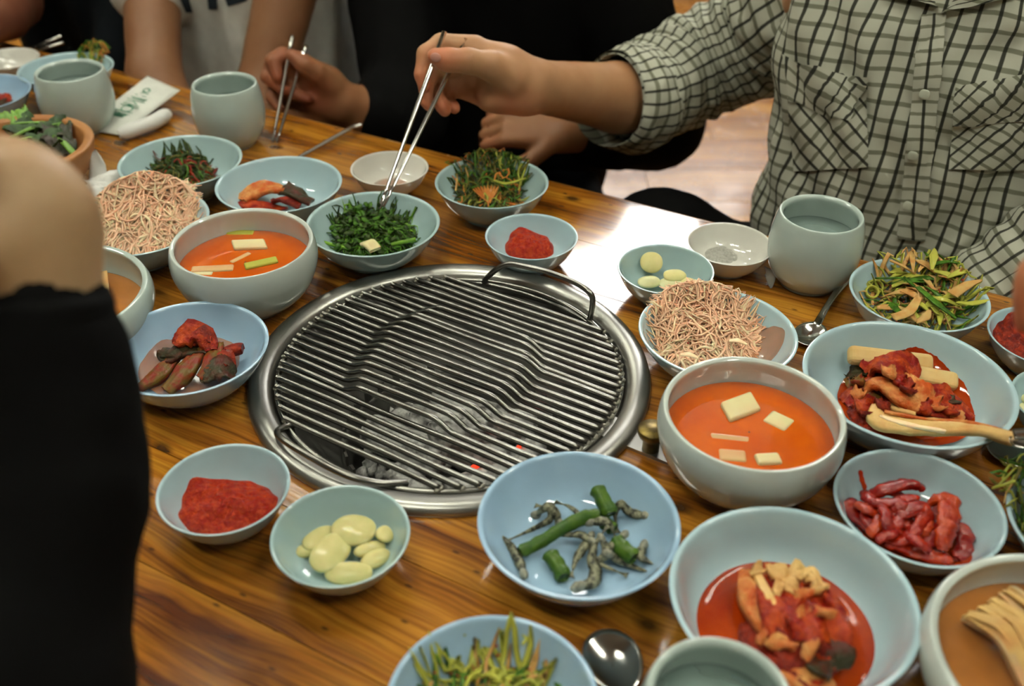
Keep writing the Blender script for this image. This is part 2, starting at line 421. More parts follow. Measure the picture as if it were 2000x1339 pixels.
wallbox('wall_back', -4.2, WX[0], 0, ZR); wallbox('wall_back', WX[1], 4.2, 0, ZR)
wallbox('wall_back', WX[0], WX[1], 0, WZ[0]); wallbox('wall_back', WX[0], WX[1], WZ[1], ZR)
win = MB(); cx, cz = (WX[0]+WX[1])/2, (WZ[0]+WZ[1])/2
for x in (WX[0], cx, WX[1]): win.box((x, YR[1] + .03, cz), (.025, .03, (WZ[1]-WZ[0])/2))
for z in (WZ[0], WZ[1]): win.box((cx, YR[1] + .03, z), ((WX[1]-WX[0])/2, .03, .025))
wo = tag(win.build('window_1', M['glass_frame'], smooth=False), kind='structure')
for i in (0, 1):
    p = MB(); p.box(((WX[0]+cx)/2 if i == 0 else (WX[1]+cx)/2, YR[1] + .05, cz), ((cx-WX[0])/2 - .02, .004, (WZ[1]-WZ[0])/2 - .02))
    p.build('pane', M['winlight'], wo, smooth=False)
LIGHTS = [(-.6, .72, 0), (1.6, .5, 0), (-2.5, .9, 0), (-.7, -1.1, 0), (1.4, -1.3, 0), (-1.2, 3.0, 0)]
LIGHT_L = ['twin tube ceiling light just beyond the table', 'twin tube ceiling light on the right side of the room', 'twin tube ceiling light on the far left side of the room', 'twin tube ceiling light behind the near left diner', 'twin tube ceiling light behind the near right diner', 'twin tube ceiling light next to the window wall']
for i, (x, y, rz) in enumerate(LIGHTS):
    e = tag(empty('ceiling_light', (x, y, ZR), rz + A0), LIGHT_L[i], 'ceiling light', 'twin tube ceiling lights')
    h = MB(); h.box((0, 0, -.01), (.64, .13, .01)); h.box((0, .125, -.065), (.64, .004, .05)); h.box((0, -.125, -.065), (.64, .004, .05)); h.box((.636, 0, -.065), (.004, .125, .05)); h.box((-.636, 0, -.065), (.004, .125, .05)); h.build('housing', M['glass_frame'], e, smooth=False)  # side and end boards added to keep direct tube light off the ceiling
    for s_ in (-1, 1):
        t = MB(); t.tube([(-.58, s_*.05, -.062), (0, s_*.05, -.062), (.58, s_*.05, -.062)], .014, 10); t.build('tube', M['tube'], e)

# ------------------------------------------------------------------ the table
RH = .165                                                      # radius of the round hole for the grill
table = tag(empty('dining_table', (0, 0, T), A0), 'low varnished pine table with a round charcoal grill set into it', 'table')
U0, U1, NA, NB = -1.5, 1.1, -.50, .385
def poly_plate(pts, z0, z1, mb):
    m = len(pts)
    v = [(x, y, z0) for x, y in pts] + [(x, y, z1) for x, y in pts]
    f = [list(range(m))[::-1], list(range(m, 2*m))] + [[i, (i+1) % m, m + (i+1) % m, m + i] for i in range(m)]
    mb.add(v, f)
edges = [NA, -.392, -.30, -.205, -.098, -.006, .088, .185, .275, NB]
for a, b in zip(edges[:-1], edges[1:]):
    a += .0004; b -= .0004; mb = MB(); top, bot = 0, -.03
    ina, inb = abs(a) < RH, abs(b) < RH
    def arc(ya, yb, sgn, k=10):
        ys = np.linspace(ya, yb, k); return [(sgn * math.sqrt(max(RH*RH - y*y, 0)), y) for y in ys]
    if ina and inb:
        poly_plate([(U0, a)] + arc(a, b, -1) + [(U0, b)], bot, top, mb)
        poly_plate([(U1, b)] + arc(b, a, 1) + [(U1, a)], bot, top, mb)
    elif ina or inb:
        y = a if ina else b; s_ = -1 if ina and y < 0 else 1
        c = math.sqrt(RH*RH - y*y); th = math.acos(c / RH) if True else 0
        tip = RH if y > 0 else -RH
        angs = np.linspace(math.atan2(y, -c), math.atan2(y, c) + (2*math.pi if y < 0 else 0), 16) if y > 0 else np.linspace(-math.pi + math.atan2(-y, c), -math.atan2(-y, c), 16)
        if y > 0: angs = np.linspace(math.pi - math.asin(y/RH), math.asin(y/RH), 16)
        ap = [(RH*math.cos(t), RH*math.sin(t)) for t in angs]
        if y > 0: poly_plate([(U0, y)] + ap + [(U1, y), (U1, b), (U0, b)], bot, top, mb)       # notch in its near side
        else: poly_plate([(U0, y)] + ap + [(U1, y), (U1, a), (U0, a)][:1+0] + [] if False else [(U0, a), (U1, a), (U1, y)] + ap[::-1] + [(U0, y)], bot, top, mb)
    else: poly_plate([(U0, a), (U1, a), (U1, b), (U0, b)], bot, top, mb)
    mb.build('plank', M['table'], table, smooth=False)
e = MB()
e.tube([(U0, NB + .001, -.006), (0, NB + .001, -.006), (U1, NB + .001, -.006)], .006, 10)
e.box(((U0+U1)/2, NB + .001, -.02), ((U1-U0)/2, .006, .014)); e.build('far_edge_trim', M['table_edge'], table)
e = MB()
for y in (NB - .06, NA + .06): e.box(((U0+U1)/2, y, -.065), ((U1-U0)/2 - .08, .012, .035))
e.build('apron', M['table_edge'], table, smooth=False)
for x in (U0 + .1, U1 - .1):
    for y in (NA + .08, NB - .08):
        l = MB(); l.box((x, y, -.195), (.03, .03, .165)); l.build('leg', M['table_edge'], table, smooth=False)

# ------------------------------------------------------------------ grill
gr = tag(empty('charcoal_grill', (0, 0, T)), 'round steel charcoal grill with a wide dull rim sunk in the table', 'grill')
mb = MB()
mb.lathe([(.180, .0005), (.1805, .003), (.1795, .0060), (.1765, .0085), (.1725, .0095), (.168, .0092), (.163, .0075), (.160, .0050), (.1585, .001), (.158, -.006)], 128)
mb.build('rim', M['steel'], gr)
mb = MB(); mb.lathe([(.158, -.004), (.156, -.008), (.150, -.010), (.148, -.014), (.146, -.03), (.138, -.05), (.120, -.072), (.108, -.080), (.105, -.084)], 96)
mb.build('sloping_wall', M['pit'], gr)
mb = MB(); mb.lathe([(.106, -.084), (.104, -.078), (.101, -.078), (.100, -.084), (.098, -.118), (.06, -.124), (0, -.125)], 96)
mb.build('fire_pot', M['pit'], gr)
for k in range(34):                                            # upright lip teeth around the fire pot
    a = k / 34 * 2 * math.pi
    mb = MB(); mb.box((.103*math.cos(a), .103*math.sin(a), -.074), (.0012, .0035, .008), rot=rotm((0, 0, 1), a)); mb.build('tooth', M['pit'], gr, smooth=False)
# grate
GA = math.radians(-30.9)
gt = tag(empty('grill_grate', (0, 0, T), GA), 'round stainless wire grate with two loop handles over the charcoal', 'grill grate')
GR, GZ = .1545, .0035
mb = MB(); th = np.arange(96) / 96 * 2 * np.pi
mb.tube(np.stack([GR*np.cos(th), GR*np.sin(th), np.full(96, GZ - .001)], -1), .0026, 8, closed=True); mb.build('outer_ring', M['wire'], gt)
ys = list(np.linspace(-.1325, .1245, 27))
ys[5] += .0012; ys[6] -= .001; ys[17] += .002; ys[18] -= .0015; ys[9] += .0008
rr = random.Random(3)
for i, y in enumerate(ys):
    c = math.sqrt(GR*GR - y*y); pts = []
    R1, R0 = .118, .090
    for x in np.linspace(-c, c, 49):
        # raised middle panel: bars step up inside a rounded field, flat again outside it
        on_ = -.078 < y < .068
        xl = -.092 * math.sqrt(max(0, 1 - (y/.112)**2)) + (.006 if y < 0 else 0); xr = .082 * math.sqrt(max(0, 1 - (y/.098)**2))
        t = min(np.clip((x - xl)/.020, 0, 1), np.clip((xr - x)/.022, 0, 1)) if on_ else 0
        hgt = .0088 * (t*t*(3-2*t))
        pts.append((x, y + .0006 * math.sin(x*40 + i), GZ + .003 + hgt))
    mb = MB(); mb.tube(pts, .0026, 8); mb.build('bar', M['wire'], gt)
mb = MB()
for y in ys:
    for s_ in (-1, 1):
        c = s_ * math.sqrt(GR*GR - y*y)
        for k in range(3):
            q = rr.random() * .004 - .002
            mb.blob((c - s_*.0008 + q*.3, y + q, GZ + .0012 + rr.random()*.001), (.0026, .0028, .0022), nu=8, nv=6, amp=.2, freq=900, seed=k)
tag(mb.build('weld_beads', M['weld'], gt), kind='stuff')
def handle(pts, name='handle'):
    mb = MB(); mb.tube(catmull(pts, 6), .0029, 10); return mb.build(name, M['wire'], gt)
def gl(p):                                                     # world -> grate local
    q = np.asarray(p) - V(0, 0, T); c, s_ = math.cos(-GA), math.sin(-GA)
    return V(q[0]*c - q[1]*s_, q[0]*s_ + q[1]*c, q[2])
def zp(x, y): return (480 + .41*x, 480 + .41*y)
handle([gl(on(*zp(1135, 172), .003)), gl(on(*zp(1150, 150), .012)), gl(on(*zp(1195, 112), .026)), gl(on(*zp(1245, 88), .034)), gl(on(*zp(1300, 92), .036)), gl(on(*zp(1440, 125), .036)), gl(on(*zp(1570, 175), .036)), gl(on(*zp(1630, 215), .034)), gl(on(*zp(1652, 250), .028)), gl(on(*zp(1648, 310), .014)), gl(on(*zp(1638, 352), .004))])
handle([gl(on(*zp(245, 848), .003)), gl(on(*zp(190, 862), .006)), gl(on(*zp(150, 885), .013)), gl(on(*zp(180, 925), .017)), gl(on(*zp(300, 1000), .018)), gl(on(*zp(420, 1065), .017)), gl(on(*zp(520, 1105), .015)), gl(on(*zp(640, 1130), .010)), gl(on(*zp(720, 1130), .006)), gl(on(*zp(770, 1128), .003))])
def innerarc(a0, a1, bow):                                     # second wire behind each handle, a flat chord arc
    P = []
    for t in np.linspace(0, 1, 14):
        a = a0 + (a1-a0)*t; r = GR - bow * math.sin(math.pi*t) ; P.append((r*math.cos(a), r*math.sin(a), GZ - .003))
    mb = MB(); mb.tube(P, .0024, 8); mb.build('inner_arc', M['wire'], gt)
innerarc(1.05, 2.05, .006); innerarc(3.75, 4.35, .004)
# charcoal
rc = random.Random(12)
COAL_L = ['longest pale charcoal stick, lying level left of the middle of the fire pot', 'charcoal stick right of the middle with a glowing spot', 'charcoal stick behind the middle of the fire pot', 'charcoal stick at the back right of the fire pot', 'charcoal stick at the near right with a glowing spot', 'charcoal stick at the near left of the fire pot', 'short charcoal stick at the back left of the fire pot', 'charcoal stick against the back wall of the fire pot', 'charcoal stick lying on top of the others in the middle', 'shortest charcoal stick against the right wall, with a glowing spot']
def coal(p, ax, rz, tilt, seed, name='charcoal', em=False):
    mb = MB(); L, r = ax
    R = eul(0, tilt, rz); n = 14; G = []
    prof = [(.0, -L), (.45, -L), (.5, -L*.97), (.92, -L*.97), (1, -L*.9), (1, -L*.3), (.98, 0), (1, L*.35), (1, L*.9), (.92, L*.97), (.5, L*.97), (.45, L), (0, L)]
    th = np.arange(n) / n * 2 * np.pi
    for q, x in prof:
        hexr = 1 - .06 * np.cos(6*th)
        ring = np.stack([np.full(n, x), q*r*hexr*np.cos(th), q*r*hexr*np.sin(th)], -1); G.append(ring)
    G = np.array(G); G *= (1 + .05 * noise3(G * 120, seed))[..., None]
    mb.grid(G @ R.T + np.asarray(p), closed_v=True)
    o = tag(mb.build(name, M['coal'], origin=p), COAL_L[seed - 1], 'charcoal', 'charcoal sticks in the grill')
    if em:
        e = MB(); e.blob(V(*em) , (.006, .0025, .003), eul(0, 0, rz), amp=.3, freq=300, nu=10, nv=8); e.build('ember', M['ember'], o, origin=p)
    return o
zc = T - .088
coal((-.045, -.012, zc + .012), (.042, .017), -.45, .05, 1)
coal((.028, -.010, zc), (.038, .016), -.6, -.1, 2, em=(.030, .004, zc + .016))
coal((-.005, .030, zc + .006), (.040, .016), .1, .1, 3)
coal((.045, .035, zc), (.036, .015), -.2, -.1, 4)
coal((.03, -.052, zc), (.036, .016), .5, .05, 5, em=(.022, -.046, zc + .016))
coal((-.03, -.060, zc - .004), (.034, .015), -.9, .1, 6)
coal((-.06, .03, zc - .004), (.028, .015), .9, -.1, 7)
coal((.008, .062, zc - .004), (.036, .014), -.35, .05, 8)
coal((.01, -.01, zc + .026), (.032, .013), .35, .15, 9)
coal((.07, -.008, zc - .006), (.022, .014), 1.2, .1, 10, em=(.062, -.016, zc + .012))
mb = MB()
for k in range(150):
    a, r = rc.random()*6.28, .092 * math.sqrt(rc.random())
    s_ = .003 + rc.random()*.007
    mb.blob((r*math.cos(a), r*math.sin(a), T - .118 + .018*rc.random()), (s_*1.5, s_, s_*.6), eul(rc.random()*3, rc.random()*3, rc.random()*3), amp=.3, freq=400, seed=k % 7, nu=7, nv=5)
tag(mb.build('charcoal_ash', M['coal'], origin=(0, 0, T - .12)), 'grey ash and broken charcoal bits on the floor of the fire pot', 'ash', kind='stuff')
# damper plate and brass knob beside the rim
kp = on(1262, 868, .002)
kn = tag(empty('damper_control', (kp[0], kp[1], T)), 'worn brass knob on a steel strip beside the grill rim', 'knob')
mb = MB(); mb.box((-.004, .006, .0015), (.036, .014, .0015), rot=rotm((0, 0, 1), math.radians(-32))); mb.build('strip', M['steel'], kn, smooth=False)
mb = MB(); kc = on(1275, 838, .024) - V(kp[0], kp[1], T)
mb.lathe([(.0, -.021), (.007, -.021), (.007, -.011), (.0105, -.007), (.0125, -.002), (.0125, .0), (.0115, .0012), (.0, .0014)], 32, c=kc); mb.build('knob', M['brass'], kn)

# ------------------------------------------------------------------ crockery
def smooth_prof(P, n=4): return catmull(np.asarray(P, float), n)
def bowl_profile(kind, R, H):
    if kind == 'dish':
        out = [(0, .10), (.44, .10), (.45, 0), (.50, 0), (.53, .10), (.68, .24), (.82, .48), (.92, .74), (.975, .92), (.995, .985), (.98, 1.0), (.945, .975), (.90, .82), (.79, .50), (.66, .28), (.48, .17), (.25, .13), (0, .12)]
    elif kind == 'plate':
        out = [(0, .10), (.46, .10), (.47, 0), (.52, 0), (.55, .10), (.72, .24), (.86, .50), (.94, .76), (.985, .93), (1, .985), (.985, 1.0), (.95, .975), (.905, .80), (.82, .48), (.70, .26), (.52, .17), (.25, .13), (0, .12)]
    elif kind == 'soup':
        out = [(0, .06), (.50, .06), (.51, 0), (.56, 0), (.60, .08), (.78, .18), (.93, .38), (1.01, .60), (1.03, .74), (1.02, .88), (.995, .97), (.975, 1.0), (.94, .985), (.925, .95), (.945, .80), (.93, .60), (.84, .36), (.66, .17), (.35, .10), (0, .09)]
    elif kind == 'cup':
        out = [(0, .03), (.62, .03), (.63, 0), (.70, 0), (.72, .03), (.86, .10), (1.05, .28), (1.12, .50), (1.11, .68), (1.06, .86), (1.0, .975), (.96, 1.0), (.91, .985), (.88, .94), (.95, .80), (1.0, .60), (.98, .40), (.85, .18), (.5, .09), (0, .08)]
    elif kind == 'woodbowl':
        out = [(0, .10), (.50, .10), (.51, 0), (.58, 0), (.62, .06), (.80, .25), (.93, .55), (.985, .82), (1.0, .95), (.98, 1.0), (.92, 1.0), (.87, .97), (.84, .85), (.78, .55), (.66, .32), (.48, .2), (.25, .17), (0, .16)]
    P = np.array(out) * (R, H)
    i = 3
    a = P[:3]; return np.concatenate([a, smooth_prof(P[2:], 4)])
def inner_z(kind, R, H):
    P = bowl_profile(kind, R, H); k = int(np.argmax(P[:, 1])); q = P[k:][::-1]
    return lambda r: float(np.interp(r, q[:, 0], q[:, 1]))
BOWLS = {}
def bowl(key, name, kind, xy, R, H, mat_, label, cat='bowl', group=None, rz=0):
    mb = MB(); P = bowl_profile(kind, R, H); mb.lathe(P[2:], 72)
    o = tag(mb.build(name, mat_, origin=(0, 0, 0)), label, cat, group)
    o.location = Vector((xy[0], xy[1], T + .0003))
    f = MB(); f.lathe([(0, P[1][1]), (P[1][0], P[1][1]), (P[2][0], 0.0002), (P[2][0] + .0015, 0.0002), (P[2][0] + .003, P[1][1])], 48); f.build('foot_ring', mat_, o)
    iz = inner_z(kind, R, H)
    BOWLS[key] = dict(c=V(*xy), R=R, H=H, z=lambda x, y, iz=iz, c=V(*xy): T + iz(math.hypot(x - c[0], y - c[1])), iz=iz)
    return o
G1 = 'celadon side dish bowls on the table'
bowl('soupR', 'soup_bowl', 'soup', (.2399, -.1296), .0695, .068, M['pale'], 'deep pale celadon bowl of orange radish water kimchi right of the grill')
bowl('soupL', 'soup_bowl', 'soup', (-.2056, .1156), .0685, .068, M['pale'], 'deep pale celadon bowl of orange water kimchi behind the grill on its left side')
bowl('leftk', 'side_dish_bowl', 'dish', (-.2268, -.0191), .0701, .042, M['blue'], 'blue side dish bowl holding dark red mustard leaf kimchi, left of the grill')
bowl('chili', 'sauce_bowl', 'dish', (-.1565, -.1844), .0486, .034, M['aqua'], 'small aqua bowl of red chili paste at the near left of the grill')
bowl('garlic', 'sauce_bowl', 'dish', (-.0637, -.2291), .0490, .034, M['mint'], 'small mint green bowl of sliced raw garlic in front of the grill')
bowl('anch', 'side_dish_bowl', 'dish', (.1035, -.221), .0718, .042, M['blue'], 'blue bowl of dried anchovies and green stems in front of the grill')
bowl('squid', 'side_dish_bowl', 'dish', (.3512, -.1983), .0604, .038, M['aqua'], 'pale blue bowl of glossy red spicy squid strips')
bowl('kimpl', 'kimchi_plate', 'plate', (.3836, -.0638), .0855, .048, M['aqua'], 'wide pale plate of cabbage kimchi with two radish slabs', 'plate')
bowl('bigk', 'kimchi_bowl', 'plate', (.2378, -.2907), .0792, .048, M['aqua'], 'wide pale blue bowl with a cabbage kimchi chunk in red juice')
bowl('radR', 'side_dish_bowl', 'dish', (.2386, .0122), .0708, .042, M['aqua'], 'pale aqua bowl heaped with shredded pink radish, right of the grill')
bowl('radL', 'side_dish_bowl', 'dish', (-.3384, .2011), .0740, .042, M['aqua'], 'pale aqua bowl heaped with shredded pink radish beside the near arm')
bowl('dark', 'side_dish_bowl', 'dish', (-.3325, .3447), .0705, .042, M['mint'], 'mint aqua bowl of dark seasoned greens near the far table edge')
bowl('kim2', 'side_dish_bowl', 'dish', (-.2072, .2893), .0702, .042, M['aqua'], 'pale aqua bowl with a small piece of orange cabbage kimchi')
bowl('green', 'side_dish_bowl', 'dish', (-.0918, .2023), .0704, .042, M['mint'], 'mint aqua bowl of bright green seasoned herbs under the chopsticks')
bowl('salad', 'side_dish_bowl', 'dish', (.0305, .2991), .0643, .042, M['mint'], 'aqua bowl of olive and orange scallion salad at the far edge')
bowl('chili2', 'sauce_bowl', 'dish', (.0743, .1918), .0487, .034, M['aqua'], 'small aqua bowl of red chili paste behind the grill')
bowl('garlR', 'sauce_bowl', 'dish', (.207, .1299), .0480, .034, M['mint'], 'small aqua bowl of garlic slices next to the white salt dish')
bowl('salt', 'salt_dish', 'dish', (.2811, .1874), .0447, .03, M['white'], 'small white dish of coarse salt beside the tea cup', 'dish')
bowl('wh2', 'dipping_dish', 'dish', (-.0913, .3554), .0460, .03, M['white'], 'small white dipping dish with a thin puddle, behind the herb bowl', 'dish')
bowl('salR', 'side_dish_bowl', 'dish', (.4396, .0777), .0642, .042, M['aqua'], 'blue aqua bowl of fresh scallion salad beside the plaid sleeve')
bowl('chilR', 'sauce_bowl', 'dish', (.5363, .0201), .0487, .034, M['aqua'], 'small aqua bowl of dark red chili paste cut off by the right frame edge')
bowl('garR2', 'sauce_bowl', 'dish', (.5201, -.0749), .0487, .034, M['mint'], 'small mint bowl at the right frame edge beside the kimchi plate')
bowl('salB', 'side_dish_bowl', 'dish', (.0462, -.3675), .0632, .042, M['blue'], 'blue bowl of scallion salad cut off by the bottom of the photo')
bowl('soupBR', 'soup_bowl', 'soup', (.3916, -.3471), .084, .060, M['pale'], 'deep pale bowl of cabbage strips in orange broth in the bottom right corner')
bowl('soupZ', 'soup_bowl', 'soup', (-.3628, .0374), .086, .060, M['green'], 'deep pale green bowl with orange broth half hidden by the near arm')
bowl('salAA', 'side_dish_bowl', 'dish', (.4801, -.2216), .0705, .040, M['aqua'], 'pale blue bowl of dressed greens at the right frame edge, beside the squid bowl')
bowl('whTL', 'dipping_dish', 'dish', (-.6855, .6982), .0455, .03, M['white'], 'white dipping dish in the far left corner of the photo', 'dish')
bowl('blTL', 'side_dish_bowl', 'dish', (-.5715, .6323), .0640, .042, M['aqua'], 'aqua bowl with green scallion garnish behind the far left tea cup')
bowl('dkTL', 'side_dish_bowl', 'dish', (-.6557, .5399), .0680, .042, M['blue'], 'blue bowl with a dark morsel at the left frame edge')
bowl('cupA', 'tea_cup', 'cup', (-.5184, .5247), .0425, .080, M['green'], 'rounded celadon tea cup at far left beside the towel wrapper', 'cup')
bowl('cupB', 'tea_cup', 'cup', (-.3094, .4859), .0405, .080, M['green'], 'rounded celadon tea cup in the middle of the far edge, left of the chopstick hand', 'cup')
bowl('cupC', 'tea_cup', 'cup', (.3612, .1627), .0415, .080, M['green'], 'rounded celadon tea cup in front of the plaid shirt', 'cup')
bowl('cupD', 'tea_cup', 'cup', (.171, -.3884), .0403, .080, M['green'], 'celadon tea cup cut off by the bottom of the photo, beside the spoon', 'cup')
bowl('wood', 'wooden_bowl', 'woodbowl', (-.5266, .3544), .088, .055, M['orangewood'], 'turned orange wooden bowl of leaf lettuce behind the near arm')
# tea in the cups
for k, z in (('cupA', .058), ('cupB', .052), ('cupC', .055), ('cupD', .056)):
    B = BOWLS[k]; P = bowl_profile('cup', B['R'], B['H']); i = int(np.argmax(P[:, 1])); q = P[i:]
    r = float(np.interp(-z, -q[:, 1], q[:, 0]))
    mb = MB(); mb.lathe([(r*.995, -.0008), (r*.995, 0), (r*.5, 0), (0, 0)], 48)
    tag(mb.build('water', liquid('tea_water_' + k, (.34, .46, .42), .55, .04) if k == 'cupA' else bpy.data.materials['tea_water_cupA'], origin=(0, 0, 0)), 'still clear water filling the ' + {'cupA': 'far left tea cup', 'cupB': 'tea cup at the middle of the far edge', 'cupC': 'tea cup in front of the plaid shirt', 'cupD': 'tea cup at the bottom of the photo'}[k], 'water').location = Vector((B['c'][0], B['c'][1], T + z))
# ------------------------------------------------------------------ food helpers
def puddle(key, z, mat_, name, label, cat, wob=.04, seed=0, c=None, rmax=None, kind='dish'):
    B = BOWLS[key]; n = 72; th = np.arange(n)/n*2*np.pi
    # radius at which the inner wall reaches height z
    rs_ = np.linspace(0, B['R']*.93, 80); zs = np.array([B['iz'](r) for r in rs_]); r0 = float(np.interp(z, np.maximum.accumulate(zs), rs_))
    c0 = B['c'] if c is None else V(*c)
    if rmax: r0 = rmax
    rad = r0 * (1 + wob * noise3(np.stack([np.cos(th)*2, np.sin(th)*2, 0*th], -1), seed))
    G = []
    for f in (1.0, .97, .7, .35, .01):
        rr_ = rad * f
        x, y = c0[0] + rr_*np.cos(th), c0[1] + rr_*np.sin(th)
        zz = np.full(n, T + z)
        if f == 1.0: zz = np.full(n, T + z - .0012)
        if rmax: zz = np.array([max(B['z'](a, b) + (.0008 if f < 1 else .0001), T + z) for a, b in zip(x, y)])
        G.append(np.stack([x, y, zz], -1))
    mb = MB(); mb.grid(np.array(G), closed_v=True)
    o = tag(mb.build(name, mat_, origin=(c0[0], c0[1], T + z)), label, cat)
    return o
def heap_z(B, x, y, c, R, h):
    r = math.hypot(x - c[0], y - c[1]) / R
    return B['z'](x, y) + h * max(0, 1 - r*r)
def strands(key, c, R, h, n, L, r, mats, weights, seed, name, label, cat, flat=.6, npt=9, wig=.9, lift=.2, sides=5, stray=.0):
    B = BOWLS[key]; rd = random.Random(seed); mb = MB()
    for k in range(n):
        a = rd.random()*6.283; Ra = R*(1 + .10*math.sin(3*a + seed) + .07*math.sin(5*a + 2*seed)); rho = Ra * math.sqrt(rd.random()) * .90
        x, y = c[0] + rho*math.cos(a), c[1] + rho*math.sin(a)
        hd = rd.random()*6.283; cur = (rd.random() - .5) * wig * 2; P = []
        l = L * (.5 + .8*rd.random()); lay = .25 + .75 * rd.random() ** .6; zz = 0
        tw = rd.random()*6
        for i in range(npt):
            if math.hypot(x-c[0], y-c[1]) > R * (.92 + (.2 + stray)*rd.random()): hd = math.atan2(c[1]-y, c[0]-x) + (rd.random()-.5)*1.2
            q = heap_z(B, x, y, c, R, h*lay) + r*1.1 + lift*.004*(math.sin(i*1.3 + tw))
            P.append((x, y, max(q, B['z'](x, y) + r)))
            x += l/npt*math.cos(hd); y += l/npt*math.sin(hd); hd += cur + (rd.random()-.5)*wig
        m = rd.choices(range(len(mats)), weights)[0]; rr_ = r*(.6 + .8*rd.random())
        tp = np.full(npt, rr_); tp[0] *= .5; tp[-1] *= .4
        mb.tube(P, tp, sides, m, flat=flat, up=(rd.random()-.5, rd.random()-.5, 1))
    return tag(mb.build(name, mats, origin=(c[0], c[1], T + .01)), label, cat, kind='stuff')
def ribbon(mb, P, W, up=(0, 0, 1), th=.0012, ruf=0, rf=5, mat=0, seed=0, cup=0, m=6, cr=None):
    """thick crumpled strip along P, width W(list), ruffled across"""
    P = catmull(P, 4); k = len(P); W = np.interp(np.linspace(0, 1, k), np.linspace(0, 1, len(W)), W)
    tg = np.gradient(P, axis=0); tg /= np.linalg.norm(tg, axis=1)[:, None]; u = np.asarray(up, float)
    top = np.zeros((k, m, 3)); bot = top.copy()
    for i in range(k):
        s_ = np.cross(tg[i], u); s_ /= np.linalg.norm(s_) + 1e-9; nn = np.cross(s_, tg[i])
        for j in range(m):
            t = j/(m-1)*2 - 1
            off = cup * W[i] * (t*t) + ruf * (math.sin(i*.55*rf/5 + seed*1.7 + t*2.0) * (.35 + abs(t)) + .5*math.sin(i*1.3 + j*1.9 + seed))
            top[i, j] = P[i] + s_*t*W[i] + nn*(off + th/2); bot[i, j] = P[i] + s_*t*W[i]*1.02 + nn*(off - th/2)
    cr = (ruf*.45 if cr is None else cr)
    if cr: dz = cr*noise3(top*170, seed+3); top = top + dz[..., None]*V(.25, .25, 1); bot = bot + dz[..., None]*V(.25, .25, 1)
    G = np.concatenate([top, bot[:, ::-1]], axis=1)
    mb.grid(G, mat, closed_v=True)
    b = mb.n - G.shape[0]*G.shape[1]; q = G.shape[1]
    mb.f.append([b+j for j in range(q)][::-1]); mb.m.append(mat)
    e = b + (G.shape[0]-1)*q; mb.f.append([e+j for j in range(q)]); mb.m.append(mat)
def specks(mb, pts, r, mat, seed=0):
    rd = random.Random(seed)
    for p in pts: mb.blob(p, (r*(.6+rd.random()), r*(.5+rd.random()*.6), r*.4), eul(rd.random()*3, rd.random()*3, 0), nu=6, nv=4, mat=mat)

# ---- garlic slices
def slice_(key, uv, r, z, tilt, rz, asp, label, group, mat_='garlic', th=.0032, seed=0):
    p = on(uv[0], uv[1], z); c = p
    mb = MB(); mb.blob((0, 0, 0), (r, r*asp, th), None, nu=32, nv=12, sq=.92, amp=.06, freq=90, seed=seed)
    o = tag(mb.build('garlic_slice', M[mat_], origin=(0, 0, 0)), label, 'garlic', group)
    o.location = Vector(c); o.rotation_euler = (tilt[0], tilt[1], rz)
    return o
GG = 'garlic slices in the near mint bowl'
D = lambda s: s
slice_('garlic', (690, 1034), .0170, .0185, (.15, 0), -.1, .78, 'large round garlic slice on top of the pile with a thin crack, near bowl', GG, seed=1)
slice_('garlic', (645, 1078), .0170, .0155, (.25, -.1), 1.0, .70, 'large shiny garlic slice in the middle of the near bowl', GG, seed=2)
slice_('garlic', (625, 1050), .0150, .0115, (.1, .1), .9, .6, 'garlic slice half hidden behind the shiny middle slice, near bowl', GG, seed=3)
slice_('garlic', (597, 1075), .0095, .0095, (0, 0), .2, .6, 'small garlic slice lying apart at the left of the near bowl', GG, seed=4)
slice_('garlic', (753, 1042), .0085, .0160, (.3, .2), 1.2, .85, 'small garlic slice resting against the right wall of the near bowl', GG, seed=5)
slice_('garlic', (722, 1072), .0125, .0125, (.5, .2), .55, .45, 'narrow tilted garlic slice under the cracked round one, near bowl', GG, seed=6)
slice_('garlic', (734, 1090), .0120, .0110, (.4, .1), .7, .55, 'pointed garlic slice at the right front of the near bowl', GG, seed=7)
slice_('garlic', (680, 1119), .0165, .0095, (.5, 0), .05, .5, 'long garlic slice lowest at the front rim of the near bowl', GG, seed=8)
GH = 'garlic slices in the far aqua bowl'
slice_('garlR', (1272, 512), .0118, .0235, (.7, -.1), 0, .95, 'round garlic slice leaning upright at the back of the far bowl', GH, seed=1, th=.003)
slice_('garlR', (1268, 550), .0115, .0135, (.2, 0), .2, .7, 'flat garlic slice at the left of the far bowl', GH, 'garlic_pale', seed=2)
slice_('garlR', (1318, 538), .0120, .0170, (.2, 0), .1, .75, 'garlic slice topmost in the middle of the far bowl', GH, seed=3)
slice_('garlR', (1312, 555), .0135, .0125, (.1, 0), -.1, .75, 'wide garlic slice lowest in the far bowl', GH, 'garlic_pale', seed=4)
slice_('garlR', (1345, 552), .0100, .0135, (.2, .1), -.2, .7, 'small garlic slice at the right of the far bowl', GH, seed=5)
slice_('garR2', (2004, 775), .0105, .0140, (.3, .1), 1.2, .8, 'garlic slice in the bowl cut by the right frame edge, upper one', 'garlic slices in the right edge bowl', 'garlic_pale', seed=6)
slice_('garR2', (2006, 800), .0105, .0110, (.2, .1), .4, .8, 'garlic slice in the bowl cut by the right frame edge, lower one', 'garlic slices in the right edge bowl', 'garlic_pale', seed=7)

